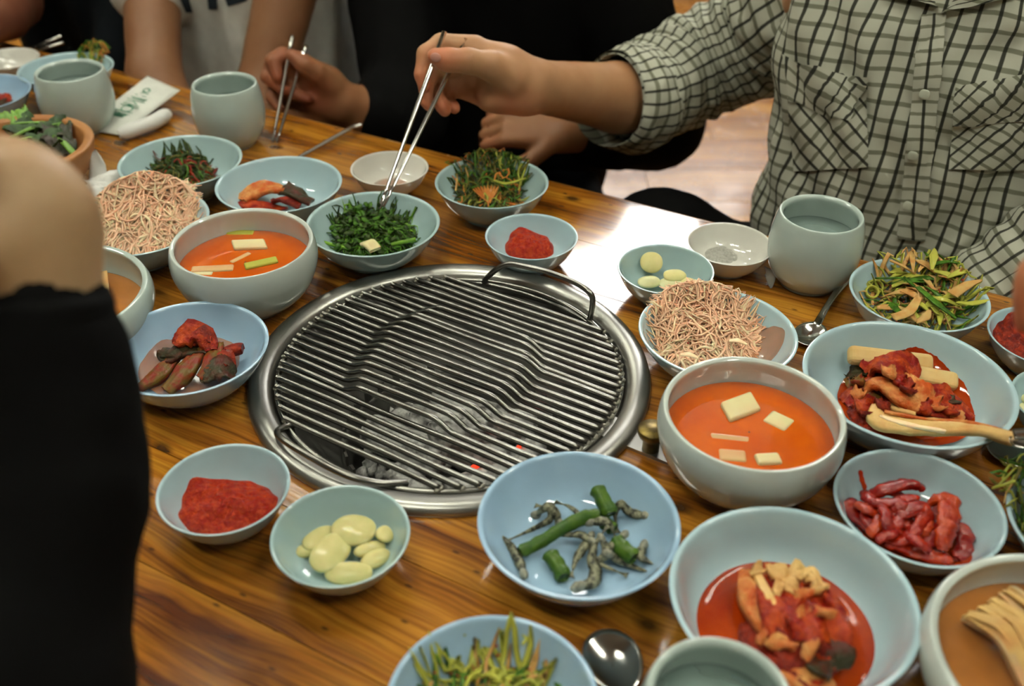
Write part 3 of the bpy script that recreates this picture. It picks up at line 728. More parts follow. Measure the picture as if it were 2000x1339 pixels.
# ---- chili paste mounds
def mound(key, cpx, R, h, mat_, name, label, cat, seed, asp=(1, .8), z0=.006, nr=26, na=72, amp=.0016, parent=None):
    B = BOWLS[key]; c = on(*cpx, .010); G = []
    for i in range(nr):
        f = 1 - i/(nr-1); th = np.arange(na)/na*2*np.pi
        w = 1 + .045*np.sin(3*th + seed) + .03*np.sin(5*th + 2*seed) + .015*np.sin(11*th)
        x = c[0] + R*asp[0]*f*w*np.cos(th); y = c[1] + R*asp[1]*f*w*np.sin(th)
        p = np.stack([x, y, 0*x], -1)
        bz = np.array([B['z'](a, b) for a, b in zip(x, y)])
        dome = h * (1 - f**2.6) ** .75 * (.8 + .25*noise3(p*80, seed))
        z = np.maximum(bz, T + z0) * 0 + bz - .0006 + dome + amp * noise3(p*420, seed+5) * min(1, (1-f)*6)
        z = np.minimum(z, T + B['H']*.9 + dome*.3)
        G.append(np.stack([x, y, z], -1))
    mb = MB(); mb.grid(np.array(G), closed_v=True)
    if parent is not None:
        o = mb.build(name, mat_, parent); o.location = -parent.location; return o
    return tag(mb.build(name, mat_, origin=(c[0], c[1], T + .008)), label, cat)
mound('chili', (444, 990), .0365, .0185, M['paste'], 'chili_paste', 'chunky red chili paste in the small bowl near the left of the grill', 'chili paste', 1, (1, .82))
mound('chili2', (1033, 482), .0265, .017, M['paste'], 'chili_paste', 'chunky red chili paste in the small bowl behind the grill', 'chili paste', 2, (1, .8))
mound('chilR', (2000, 676), .032, .014, M['deepred'], 'chili_paste', 'dark red chili paste in the bowl cut by the right frame edge', 'chili paste', 3)
mound('salt', (1410, 492), .0185, .0055, M['salt'], 'coarse_salt', 'small grey pile of coarse salt in the white dish', 'salt', 4, (1, .75), amp=.0012)
puddle('wh2', .0055, M['thinjuice'], 'sauce_puddle', 'thin pale puddle in the white dipping dish behind the herb bowl', 'sauce')

# ---- shredded radish
cR = on(1375, 655, .02)
strands('radR', cR[:2] + V(0, .004), .049, .030, 520, .075, .00095, [M['shred'], M['shred2'], M['shred3']], [3, 1, 1.5], 5, 'shredded_radish', 'tangled heap of pink shredded radish in the bowl right of the grill', 'shredded radish', .45, 11, .7, sides=4)
mb = MB(); rd = random.Random(8)
B = BOWLS['radR']
specks(mb, [(lambda a, r: (cR[0]+r*math.cos(a), cR[1]+.004+r*math.sin(a), heap_z(B, cR[0]+r*math.cos(a), cR[1]+r*math.sin(a), cR[:2], .048, .024)+.003))(rd.random()*6.28, .042*math.sqrt(rd.random())) for _ in range(60)], .0009, 0)
o = bpy.data.objects['shredded_radish']; o2 = mb.build('chili_flakes', M['flake'], o); o2.parent = o; o2.location = -o.location; tag(o2, kind='stuff')
mb = MB()
for a in ((1320, 628), (1440, 668), (1345, 695)):
    p = on(*a, .028); ribbon(mb, [p + V(-.007, .002, .0), p + V(0, 0, .002), p + V(.008, -.003, 0)], [.0015, .003, .001], th=.001)
o2 = mb.build('pale_strip', M['shred2'], o); o2.location = -o.location
mound('radR', (1372, 668), .045, .023, M['shred'], 'packed_radish', None, None, 7, parent=bpy.data.objects['shredded_radish'])
puddle('radR', .0115, M['thinjuice'], 'radish_juice', 'thin orange juice under the shredded radish right of the grill', 'sauce', c=on(1480, 690, .01)[:2] , rmax=.020)
cL = on(290, 432, .02)
strands('radL', cL[:2], .054, .034, 460, .075, .00115, [M['shred'], M['shred2'], M['shred3']], [2, 1.5, 1.2], 6, 'shredded_radish', 'tangled heap of shredded radish in the bowl beside the near arm', 'shredded radish', .45, 11, .7, sides=4)
mound('radL', (288, 445), .048, .025, M['shred2'], 'packed_radish', None, None, 8, parent=bpy.data.objects['shredded_radish.001'])
puddle('radL', .0115, M['thinjuice'], 'radish_juice', 'thin pink juice beside the shredded radish near the arm', 'sauce', c=on(355, 440, .012)[:2], rmax=.018)

# ---- greens
cG = on(725, 455, .02)
strands('green', cG[:2] + V(.002, 0), .044, .023, 620, .032, .0011, [M['leafgreen'], M['leafdark'], M['stalk']], [4, 3, .7], 7, 'seasoned_herbs', 'bright green seasoned herbs heaped in the bowl under the chopsticks', 'herbs', .45, 7, 1.3, lift=.4, stray=.12)
o = bpy.data.objects['seasoned_herbs']; mb = MB(); rd = random.Random(3); B = BOWLS['green']
for k in range(170):
    a, r = rd.random()*6.28, .043*math.sqrt(rd.random()); x, y = cG[0]+r*math.cos(a), cG[1]+r*math.sin(a)
    z = heap_z(B, x, y, cG[:2], .046, .025) + .002
    mb.blob((x, y, z), (.0045+.003*rd.random(), .003, .0006), eul(rd.random()*1.6-.8, rd.random()*1.6-.8, rd.random()*6), nu=7, nv=4, mat=rd.choice([0, 0, 1]), amp=.4, freq=500, seed=k % 5)
o2 = mb.build('leaves', [M['leafgreen'], M['leafdark']], o); o2.location = -o.location; tag(o2, kind='stuff')
mb = MB(); p = on(722, 480, .022)
ribbon(mb, [p + V(-.006, .006, 0), p + V(0, 0, .003), p + V(.007, -.008, .0)], [.006, .007, .0065], th=.004); o2 = mb.build('pale_stem', M['radish'], o); o2.location = -o.location
mb = MB(); p = on(775, 475, .018); mb.tube(catmull([p + V(-.02, -.006, -.002), p, p + V(.02, .004, .003)]), .0022, 7)
p = on(665, 482, .015); mb.tube(catmull([p + V(-.018, .006, .002), p, p + V(.018, -.004, .0)]), .002, 7); o2 = mb.build('stalk', M['stalk'], o); o2.location = -o.location
for kx, uv, s_ in (('a', (768, 402), 1), ('b', (740, 400), 1)):
    mb = MB(); p = on(*uv, .05); q = on(uv[0] - 4, uv[1] + 22, .036); mb.tube([q, (q+p)/2 + V(.001, 0, 0), p], [.0006, .0006, .0005], 5); mb.blob(p, (.0022, .001, .0032), nu=7, nv=5); o2 = mb.build('sprig', M['leafdark'], o); o2.location = -o.location

cD = on(355, 328, .02)
strands('dark', cD[:2], .034, .019, 230, .04, .0014, [M['leafdark'], M['leafgreen'], M['deepred'], M['olive']], [5, .7, 1.4, 1], 9, 'dark_greens', 'dark seasoned greens with red bits in the far left bowl', 'greens', .4, 8, 1.1, lift=.5, stray=.12)
cS = on(957, 360, .022)
strands('salad', cS[:2], .041, .019, 230, .045, .00125, [M['leafgreen'], M['olive'], M['orangestrip'], M['yellowstalk'], M['leafdark']], [3, 3, 2, 1, 2], 10, 'scallion_salad', 'olive green and orange scallion salad in the far middle bowl', 'salad', .4, 8, .9, lift=.6, stray=.12)
o = bpy.data.objects['scallion_salad']; mb = MB()
for a, b_, c_ in (((900, 350), (905, 322), (915, 345)), ((890, 372), (893, 345), (892, 340)), ((1012, 372), (1022, 340), (1032, 312)), ((1018, 362), (1012, 335), (1020, 318)), ((958, 345), (960, 325), (960, 305)), ((925, 345), (922, 330), (912, 318))):
    P = [on(*a, .024), on(*b_, .034), on(*c_, .042)]; mb.tube(catmull(P), .0011, 6, mat=0 if a[0] < 950 else 1, flat=.5)
ribbon(mb, [on(965, 352, .03), on(990, 358, .034), on(1027, 348, .036)], [.001, .0025, .001], mat=1)
for i in range(9):
    a = 1.0 + i*.22; p = on(955, 395, .014); ribbon(mb, [p, p + V(.012*math.cos(a), .010*math.sin(a), .008), p + V(.020*math.cos(a), .015*math.sin(a), .014)], [.0022, .002, .0004], mat=2)
o2 = mb.build('raised_strips', [M['cream'], M['yellowstalk'], M['orangestrip']], o); o2.location = -o.location
cS = on(1800, 585, .022)
o = strands('salR', cS[:2], .047, .018, 120, .05, .0018, [M['cream'], M['scallion_y'], M['leafgreen'], M['yellowstalk']], [3, 2.6, .9, 2], 11, 'scallion_salad', 'fresh scallion and cabbage salad with chili flakes beside the plaid sleeve', 'salad', .35, 8, .5, lift=1.2, stray=.15)
mb = MB(); rd = random.Random(5)
ribbon(mb, [on(1738, 508, .046), on(1765, 520, .042), on(1790, 536, .034)], [.0016, .0022, .0018], mat=0)
ribbon(mb, [on(1792, 560, .034), on(1830, 592, .034), on(1868, 622, .028)], [.0025, .0035, .001], mat=1)
ribbon(mb, [on(1765, 540, .040), on(1778, 552, .036), on(1790, 562, .032)], [.0005, .002, .002], mat=1)
ribbon(mb, [on(1710, 543, .034), on(1740, 543, .034), on(1770, 542, .036)], [.0008, .0012, .001], mat=1)
ribbon(mb, [on(1860, 575, .036), on(1890, 556, .042), on(1918, 547, .046)], [.006, .005, .0008], mat=0)
ribbon(mb, [on(1870, 590, .032), on(1900, 592, .038), on(1932, 586, .042)], [.002, .004, .0008], mat=2)
ribbon(mb, [on(1745, 622, .022), on(1775, 610, .026), on(1795, 580, .030)], [.005, .005, .003], mat=0, cup=.3)
ribbon(mb, [on(1790, 628, .022), on(1808, 618, .028), on(1816, 605, .030)], [.003, .005, .001], mat=0)
ribbon(mb, [on(1832, 528, .040), on(1850, 530, .040), on(1858, 552, .036)], [.0008, .0012, .0012], mat=0)
for k in range(34):
    a = rd.random()*6.28; r = .036*math.sqrt(rd.random()); x, y = cS[0] + r*math.cos(a), cS[1] + r*math.sin(a); h = rd.random()*6.28; l = .008 + .010*rd.random()
    z = heap_z(BOWLS['salR'], x, y, cS[:2], .047, .020) + .004; d_ = V(math.cos(h), math.sin(h), (rd.random()-.5)*.5)*l
    ribbon(mb, [V(x, y, z) - d_, V(x, y, z + .003), V(x, y, z) + d_], [.0012, .0022 + .0022*rd.random(), .0007], mat=rd.choice([0, 0, 2, 2, 1]), ruf=.0006, seed=k, cup=.3*(rd.random()-.3))
for uv in ((1686, 545), (1712, 560), (1703, 570)):
    p = on(*uv, .022); ring = [p + V(.006*math.cos(t), .0045*math.sin(t), .004*math.sin(t)) for t in np.linspace(0, 6.283, 13)[:-1]]; mb.tube(ring, .0013, 6, mat=2, closed=True, flat=2.2, up=(0, 0, 1))
o2 = mb.build('strip', [M['cream'], M['leafgreen'], M['scallion_y']], o); o2.location = -o.location
mb = MB(); B = BOWLS['salR']
specks(mb, [(lambda a, r: (cS[0]+r*math.cos(a), cS[1]+r*math.sin(a), heap_z(B, cS[0]+r*math.cos(a), cS[1]+r*math.sin(a), cS[:2], .047, .02)+.004))(rd.random()*6.28, .045*math.sqrt(rd.random())) for _ in range(55)], .0012, 0)
o2 = mb.build('chili_flakes', M['flake'], o); o2.location = -o.location; tag(o2, kind='stuff')
cB = V(.044, -.366, 0)
o = strands('salB', cB[:2], .047, .013, 170, .055, .0017, [M['yellowstalk'], M['scallion_y'], M['leafgreen'], M['cream']], [3, 2, 1.2, 1.6], 13, 'scallion_salad', 'dressed scallion salad in the bowl cut by the bottom of the photo', 'salad', .35, 9, .6, lift=1.0, stray=.1)
mb = MB(); B = BOWLS['salB']
specks(mb, [(lambda a, r: (cB[0]+r*math.cos(a), cB[1]+r*math.sin(a), heap_z(B, cB[0]+r*math.cos(a), cB[1]+r*math.sin(a), cB[:2], .05, .016)+.003))(rd.random()*6.28, .05*math.sqrt(rd.random())) for _ in range(60)], .0013, 0)
o2 = mb.build('chili_flakes', M['flake'], o); o2.location = -o.location; tag(o2, kind='stuff')
mb = MB(); P = [on(*q, .034) for q in ((905, 1240), (925, 1224), (965, 1218), (1005, 1228), (1028, 1245), (1020, 1258))]; mb.tube(catmull(P), .0013, 6, flat=.6); o2 = mb.build('curled_shoot', M['yellowstalk'], o); o2.location = -o.location
strands('salAA', on(2012, 990, .02)[:2], .034, .012, 60, .04, .0013, [M['yellowstalk'], M['leafgreen'], M['olive'], M['cream']], [2, 2, 2, 1], 14, 'dressed_greens', 'dressed greens in the bowl cut by the right frame edge', 'greens', .4, 8, .6, lift=.8)
strands('blTL', on(188, 118, .03)[:2], .022, .014, 40, .03, .0016, [M['yellowstalk'], M['leafgreen'], M['orangestrip']], [2, 2, 1], 15, 'scallion_garnish', 'green and orange scallion garnish in the bowl behind the far left cup', 'salad', .4, 7, .7, lift=1.2)

# ---- lettuce
B = BOWLS['wood']; rd = random.Random(2)
for i, (uv, rz, mt, lb) in enumerate((((92, 268), .4, 'lettuce', 'curly green lettuce leaf in the wooden bowl, behind the others'), ((108, 280), 1.5, 'lettuce_red', 'dark red lettuce leaf in the middle of the wooden bowl'), ((118, 292), 2.4, 'lettuce_red', 'dark red lettuce leaf at the right rim of the wooden bowl'), ((62, 262), 3.3, 'lettuce', 'green lettuce leaf at the left of the wooden bowl'), ((88, 292), .0, 'lettuce', 'green lettuce leaf at the front of the wooden bowl'), ((32, 250), 2.0, 'lettuce_stem', 'bright green lettuce heart sticking up in the wooden bowl'))):
    p = on(*uv, .040); mb = MB()
    dd = V(math.cos(rz), math.sin(rz), 0)
    ribbon(mb, [p - dd*.028, p - dd*.012 + V(0, 0, .010), p + dd*.008 + V(0, 0, .014), p + dd*.026 + V(0, 0, .008)], [.006, .015, .020, .012], ruf=.006, rf=9, seed=i, th=.0012, m=12)
    o = tag(mb.build('lettuce_leaf', M[mt], origin=p), lb, 'lettuce', 'lettuce leaves in the wooden bowl')
    mb = MB(); mb.tube(catmull([p - dd*.045 + V(0, 0, .002), p - dd*.015 + V(0, 0, .014), p + dd*.02 + V(0, 0, .015)]), [.004]*5 + [.002]*4, 6, flat=.5); o2 = mb.build('midrib', M['lettuce_stem'], o); o2.location = -o.location

# ---- anchovies and stems
def fish(P, r_, label, name='dried_anchovy', hflip=False):
    r = r_*1.3; pts = catmull([on(a[0], a[1], a[2]) for a in P], 5); k = len(pts)
    t = np.linspace(0, 1, k); rad = r * np.interp(t, [0, .06, .2, .5, .8, .93, 1], [.45, .9, 1.15, 1, .55, .28, .12])
    if hflip: rad = rad[::-1]
    rad = rad * (1 + .04*np.sin(np.arange(k)*2.1))
    mb = MB(); mb.tube(pts, rad, 10, flat=.68, lump=.16, lf=260)
    o = tag(mb.build(name, M['fish'], origin=pts[0]), label, 'anchovy', 'dried anchovies in the blue bowl')
    h = MB(); hp, hd = (pts[0], unit(pts[0] - pts[2])) if not hflip else (pts[-1], unit(pts[-1] - pts[-3]))
    side = np.cross(hd, (0, 0, 1)); R = np.stack([hd, unit(side), np.cross(hd, unit(side))], 1)
    h.blob(hp + hd*r*.5, (r*1.6, r*.95, r*1.0), R, nu=10, nv=8, amp=.12, freq=700); o2 = h.build('head', M['fish_head'], o); o2.location = -o.location
    tl = MB(); tp, td = (pts[-1], unit(pts[-1]-pts[-3])) if not hflip else (pts[0], unit(pts[0]-pts[2]))
    ribbon(tl, [tp - td*.001, tp + td*.003, tp + td*.006], [.0005, .0012, .0028], th=.0006); o2 = tl.build('tail', M['fish'], o); o2.location = -o.location
zz = lambda x, y: ((930 + x*.209), (900 + y*.209))
def Z(*q): return [(*zz(x, y), z) for x, y, z in q]
fish(Z((565, 500, .012), (640, 440, .020), (700, 430, .022), (690, 540, .016), (560, 620, .013), (330, 725, .020)), .0029, 'anchovy curled over at the upper left with a long tail')
fish(Z((440, 1040, .016), (400, 930, .014), (320, 790, .014), (200, 700, .018), (130, 645, .024)), .0026, 'straight anchovy against the left wall of the bowl')
fish(Z((770, 560, .014), (740, 480, .020), (690, 430, .022), (620, 420, .021)), .0027, 'small bent anchovy lying on the curled upper left one')
fish(Z((1570, 510, .020), (1450, 480, .019), (1360, 400, .024), (1300, 470, .019), (1310, 600, .014)), .0028, 'anchovy bent like a hook at the upper right')
fish(Z((980, 1170, .016), (1090, 1130, .014), (1120, 1020, .014), (1080, 930, .016), (1110, 780, .020), (1190, 660, .024)), .0034, 'thick anchovy standing out at the front of the pile')
fish(Z((1250, 880, .018), (1350, 930, .013), (1480, 990, .013), (1620, 1040, .018)), .0028, 'straight anchovy pointing to the lower right rim')
fish(Z((1180, 740, .021), (1230, 860, .018), (1150, 950, .014), (1340, 1040, .013)), .0024, 'thin anchovy under the thick front one')
fish(Z((1060, 720, .018), (990, 830, .016), (930, 930, .013), (900, 1030, .013)), .0024, 'anchovy slanting down left of the thick front one')
fish(Z((1070, 740, .020), (980, 690, .020), (860, 690, .018), (760, 700, .016)), .0022, 'slim anchovy lying level across the middle of the pile')
fish(Z((1090, 570, .024), (1180, 560, .026), (1250, 590, .025), (1290, 680, .02)), .0026, 'anchovy arched over the top of the pile')
fish(Z((1560, 800, .018), (1530, 880, .018), (1590, 930, .018), (1650, 960, .020)), .0026, 'crumpled anchovy at the right end of the stems')
fish(Z((960, 500, .022), (920, 460, .021), (860, 420, .020), (800, 400, .019)), .0016, 'very thin anchovy pointing to the upper left')
fish(Z((1370, 700, .02), (1300, 760, .02), (1230, 820, .019), (1180, 870, .018)), .0024, 'anchovy crossing behind the right green stem')
def stem(P, r, label):
    pts = catmull([on(a[0], a[1], a[2]) for a in P], 5); k = len(pts)
    rad = np.full(k, r); rad[0] *= .8; rad[-1] *= .8; rad = rad * (1 + .06*np.sin(np.arange(k)*1.7))
    mb = MB(); mb.tube(pts, rad, 14, lump=.16, lf=260)
    tag(mb.build('green_stem', M['gstem'], origin=pts[0]), label, 'green stem', 'braised green stems in the anchovy bowl')
stem(Z((1130, 265, .027), (1190, 370, .026), (1250, 500, .022)), .0060, 'green stem standing up at the back of the anchovies')
stem(Z((410, 850, .015), (620, 740, .017), (820, 620, .021), (1000, 530, .024), (1150, 500, .025)), .0050, 'long green stem crossing the pile from lower left')
stem(Z((680, 860, .015), (760, 980, .013), (820, 1090, .013)), .0060, 'short green stem pointing to the front rim')
stem(Z((1300, 740, .018), (1380, 830, .018), (1480, 910, .018)), .0062, 'short green stem at the right of the pile')
stem(Z((1180, 560, .017), (1290, 640, .016)), .0050, 'short green stem half buried in the middle of the pile')

# ---- water kimchi
def soup(key, z, mat_, label): return puddle(key, z, mat_, 'broth', label, 'broth', wob=.0)
soup('soupR', .046, M['broth'], 'orange radish broth in the deep bowl right of the grill')
soup('soupL', .045, M['broth'], 'orange radish broth in the deep bowl behind the grill')
def chunk(uv, z, size, rz, tilt, mt, label, group, name='radish_piece', skewx=0):
    if not ('large' in label or 'slab lying' in label or 'strip at the front' in label or 'front m' in label): z -= .0013
    p = on(uv[0], uv[1], z); mb = MB(); sx, sy, sz = size
    mb.box((0, 0, 0), (sx, sy, sz)); o = mb.build(name, M[mt], origin=(0, 0, 0), smooth=False)
    v = o.data.vertices
    for q in v: q.co.x += skewx * q.co.y
    o.location = Vector(p); o.rotation_euler = (tilt[0], tilt[1], rz)
    bv = o.modifiers.new('bevel', 'BEVEL'); bv.width = min(size)*.8; bv.segments = 3
    tag(o, label, 'radish', group); return o
S1, S2 = 'radish pieces in the right water kimchi', 'vegetable pieces in the left water kimchi'
chunk((1446, 795), .0470, (.0155, .0105, .0030), .5, (.05, 0), 'radish', 'large floating radish square shining in the right water kimchi', S1, skewx=.3)
chunk((1520, 825), .0440, (.010, .009, .003), -.7, (0, 0), 'radish', 'blurred radish cube just under the broth, right of the large square', S1)
chunk((1425, 862), .0440, (.015, .006, .002), -.15, (.1, 0), 'pinkradish', 'sunken radish sliver below the large square', S1)
chunk((1430, 893), .0452, (.0105, .007, .003), -.1, (0, 0), 'pinkradish', 'orange tinted radish piece at the front left of the right soup', S1)
chunk((1500, 898), .0455, (.0095, .006, .003), .1, (0, 0), 'radish', 'pale radish piece at the front middle of the right soup', S1)
chunk((1555, 862), .0435, (.014, .005, .002), .3, (0, 0), 'pinkradish', 'faint radish sliver at the right of the right soup', S1)
chunk((487, 478), .0460, (.0165, .0085, .0025), .1, (0, 0), 'radish', 'large pale radish wedge floating in the left water kimchi', S2, skewx=-.3)
chunk((510, 514), .0462, (.016, .0045, .002), .45, (.2, 0), 'scallion_y', 'yellow green cabbage strip at the front of the left soup', S2, 'cabbage_piece')
chunk((415, 526), .0458, (.020, .0055, .002), .12, (0, 0), 'pinkradish', 'orange tinted radish slab at the front left of the left soup', S2)
chunk((470, 505), .0450, (.012, .003, .002), .9, (0, 0), 'pinkradish', 'thin radish sliver in the middle of the left soup', S2)
chunk((470, 456), .0448, (.014, .005, .002), 0, (0, 0), 'scallion_y', 'yellow cabbage piece at the back of the left soup', S2, 'cabbage_piece')
chunk((430, 495), .0440, (.016, .008, .002), .4, (0, 0), 'pinkradish', 'faint radish slice sunken at the left of the left soup', S2)
chunk((395, 535), .0455, (.010, .003, .0015), .0, (0, 0), 'radish', 'pale radish sliver against the front wall of the left soup', S2)
soup('soupBR', .038, M['broth2'], 'clear orange broth in the bottom right corner bowl')
rd = random.Random(9); mb = MB(); p0 = on(1985, 1200, .040)
for k in range(34):
    f = k/33.; a = on(1875 + 95*f + rd.random()*12, 1205 - 62*f + rd.random()*10, .040 + .008*rd.random()); b_ = on(2010 + 60*f, 1345 - 20*f + rd.random()*30, .042 + .010*rd.random())
    mid = (a + b_)/2 + V(rd.random()*.004, rd.random()*.004, .010 + .004*rd.random())
    ribbon(mb, [a, a*.6 + mid*.4 + V(0, 0, .002), mid, b_], [.0014, .0024, .0026, .0022], th=.0016, mat=0 if k % 4 else 1)
tag(mb.build('cabbage_strips', [M['paleKim'], M['pinkradish']], origin=p0), 'yellow bundle of cabbage strips in the bottom right corner bowl', 'cabbage', kind='stuff')
soup('soupZ', .034, M['broth2'], 'orange broth in the deep bowl half hidden by the near arm')
mb = MB(); p0 = on(185, 585, .04)
for k in range(10):
    a = on(205 - k*4, 530 + k*2, .042); b_ = on(212 - k*5, 612, .040); ribbon(mb, [a, (a+b_)/2 + V(0, 0, .008), b_], [.002, .0035, .002], th=.0016)
tag(mb.build('cabbage_strips', M['paleKim'], origin=p0), 'pale cabbage strips in the deep bowl half hidden by the near arm', 'cabbage', kind='stuff')

# ---- kimchi
def kribs(name, items, origin, label, cat, group=None):
    """a chunk of kimchi: folded leaves are its parts"""
    root = tag(empty(name, origin), label, cat, group)
    for i, (nm, P, W, mt, kw) in enumerate(items):
        mb = MB(); ribbon(mb, P, W, mat=0, seed=i, **kw); o = mb.build(nm, M[mt], root); o.location = -Vector(origin)
    return root
def L(*q): return [on(x, y, z) for x, y, z in q]
zk = lambda x, y, z: (1560 + x*.22, 650 + y*.22, z)
def K(*q): return L(*[zk(*a) for a in q])
puddle('kimpl', .0125, M['redjuice'], 'kimchi_juice', 'red juice pooled under the kimchi on the wide plate', 'sauce', c=on(1765, 785, .012)[:2], rmax=.056, wob=.08, seed=2)
kribs('cabbage_kimchi', [
    ('leaf', K((420, 640, .014), (620, 560, .020), (860, 560, .022), (1180, 640, .020), (1500, 740, .014)), [.012, .020, .022, .020, .008], 'redkim', dict(ruf=.003, th=.004, m=10)),
    ('leaf', K((450, 760, .013), (640, 740, .016), (900, 760, .017), (1250, 790, .014), (1480, 800, .012)), [.008, .014, .016, .012, .006], 'deepred', dict(ruf=.003, th=.004, m=10)),
    ('leaf', K((430, 480, .014), (560, 430, .022), (700, 480, .024), (820, 560, .020)), [.006, .014, .014, .010], 'mustard', dict(ruf=.002, th=.003, m=8)),
    ('leaf', K((420, 400, .014), (500, 350, .020), (600, 320, .022), (680, 380, .024)), [.006, .010, .010, .008], 'darkleaf', dict(ruf=.003, th=.002, m=8)),
    ('stem', K((600, 540, .022), (640, 450, .032), (760, 440, .036), (900, 540, .034), (1080, 650, .028)), [.002, .005, .008, .010, .006], 'orkim', dict(ruf=.0008, th=.004, cup=-.3, m=8)),
    ('stem', K((780, 620, .020), (900, 640, .026), (1030, 690, .024)), [.006, .010, .008], 'paleKim', dict(ruf=.0005, th=.003, m=6)),
    ('leaf', K((600, 350, .026), (700, 270, .036), (830, 270, .040), (960, 320, .036), (980, 420, .030)), [.006, .013, .016, .014, .006], 'redkim', dict(ruf=.003, th=.005, m=10)),
    ('leaf', K((960, 360, .030), (1040, 450, .032), (1130, 560, .028), (1250, 640, .022)), [.004, .008, .010, .006], 'orkim', dict(ruf=.002, th=.004, m=8)),
    ('leaf', K((1080, 470, .024), (1220, 540, .026), (1400, 640, .020), (1540, 760, .014)), [.006, .012, .012, .005], 'redkim', dict(ruf=.0025, th=.003, m=8)),
    ('leaf_tip', K((1300, 560, .022), (1370, 600, .022), (1430, 620, .020)), [.002, .005, .002], 'darkleaf', dict(ruf=.001, th=.002)),
    ('leaf_tip', K((610, 640, .020), (650, 700, .022), (680, 760, .018)), [.003, .006, .003], 'darkleaf', dict(ruf=.001, th=.002)),
] + [('leaf_bit', [on(*zk(x, y, 0)[:2], z), on(*zk(x + dx, y + dy, 0)[:2], z + .004), on(*zk(x + 2*dx, y + 2*dy, 0)[:2], z)], [.003, .0065, .003], m_, dict(ruf=.0022, th=.004, m=9, cr=.0016)) for x, y, dx, dy, z, m_ in
    ((520, 620, 60, 20, .022, 'redkim'), (480, 540, 50, -20, .021, 'orkim'), (560, 700, 60, 10, .019, 'deepred'), (700, 600, 50, 30, .026, 'deepred'), (1080, 640, 60, 10, .026, 'redkim'), (1180, 600, 50, 30, .027, 'orkim'), (1280, 680, 60, 20, .022, 'redkim'), (760, 330, 50, 10, .042, 'orkim'), (860, 380, 40, 40, .036, 'redkim'), (930, 450, 40, 40, .036, 'deepred'), (480, 440, 40, -10, .025, 'mustard'), (1350, 720, 60, 20, .018, 'orkim'), (880, 620, 60, 10, .024, 'redkim'))], on(1740, 780, .012), 'pile of red and orange cabbage kimchi on the wide plate', 'kimchi')
kribs('kimchi_stalk', [
    ('stem', K((690, 650, .026), (700, 720, .027), (800, 770, .028), (1000, 790, .030), (1250, 800, .036), (1500, 830, .046), (1700, 860, .056), (1940, 930, .068)), [.004, .0085, .0095, .0100, .0085, .0070, .0062, .0056], 'paleKim', dict(ruf=.0007, th=.0045, cup=-.45, m=12)),
    ('vein', K((720, 740, .0285), (900, 800, .0300), (1150, 850, .0330), (1400, 880, .0390), (1650, 890, .0500), (1930, 950, .0680)), [.0012, .0018, .0018, .0016, .0016, .0016], 'shred2', dict(ruf=.0003, th=.003)),
    ('vein', K((760, 700, .0300), (950, 735, .0325), (1200, 775, .0365), (1500, 795, .0460), (1800, 860, .0610)), [.0010, .0014, .0014, .0012, .0010], 'orkim', dict(ruf=.0003, th=.0025)),
], on(1860, 830, .03), 'long pale kimchi stalk hanging out over the plate rim', 'kimchi')
SL = 'radish slabs on the kimchi plate'
chunk(zk(810, 235, 0)[:2], .0300, (.037, .0085, .0060), -.10, (.55, .06), 'tuber', 'long radish slab lying uppermost at the back of the kimchi plate', SL, 'radish_slab')
chunk(zk(1180, 400, 0)[:2], .0230, (.022, .0085, .0060), -.18, (.45, .08), 'tuber', 'shorter radish slab lying lower beside the long one', SL, 'radish_slab')
# big kimchi chunk
puddle('bigk', .0150, M['redjuice'], 'kimchi_juice', 'wide pool of red juice in the bowl at the lower right', 'sauce', wob=.01)
zb = lambda x, y, z: (1300 + x*.23, 1060 + y*.23, z)
def Bk(*q): return L(*[zb(*a) for a in q])
items = [
    ('stem', Bk((700, 250, .024), (740, 400, .030), (820, 580, .032), (900, 720, .030), (960, 830, .026)), [.006, .010, .010, .009, .007], 'orkim', dict(ruf=.001, th=.006, cup=-.3, m=10)),
    ('stem', Bk((760, 240, .030), (840, 400, .035), (920, 540, .036)), [.0025, .003, .0025], 'paleKim', dict(ruf=.0003, th=.004)),
    ('leaf', Bk((900, 300, .028), (1000, 480, .034), (1080, 680, .034), (1150, 900, .028)), [.010, .018, .020, .018], 'redkim', dict(ruf=.0028, th=.006, m=12)),
    ('leaf', Bk((1200, 380, .026), (1300, 560, .032), (1330, 760, .032), (1380, 1000, .026)), [.010, .017, .018, .014], 'redkim', dict(ruf=.0028, th=.006, m=12)),
    ('leaf', Bk((1020, 760, .030), (1120, 900, .032), (1250, 1050, .028), (1350, 1180, .024)), [.010, .016, .018, .014], 'deepred', dict(ruf=.0028, th=.005, m=12)),
    ('leaf', Bk((700, 680, .020), (800, 860, .024), (960, 1000, .026), (1120, 1120, .024)), [.006, .012, .012, .012], 'deepred', dict(ruf=.0028, th=.005, m=10)),
    ('leaf', Bk((1080, 560, .036), (1200, 700, .038), (1200, 860, .036)), [.008, .013, .008], 'redkim', dict(ruf=.003, th=.005, m=10)),
    ('leaf', Bk((1000, 1080, .026), (1180, 1150, .028), (1420, 1160, .024)), [.008, .010, .008], 'orkim', dict(ruf=.002, th=.004, m=8)),
    ('leaf_tip', Bk((1380, 840, .030), (1440, 940, .030), (1460, 1080, .024)), [.008, .012, .008], 'darkleaf', dict(ruf=.0025, th=.002, m=8)),
    ('leaf_tip', Bk((1440, 740, .030), (1500, 780, .028)), [.004, .006], 'darkleaf', dict(ruf=.001, th=.002)),
    ('leaf_tip', Bk((1200, 1000, .034), (1300, 1040, .034), (1400, 1080, .030)), [.004, .008, .006], 'darkleaf', dict(ruf=.002, th=.002)),
]
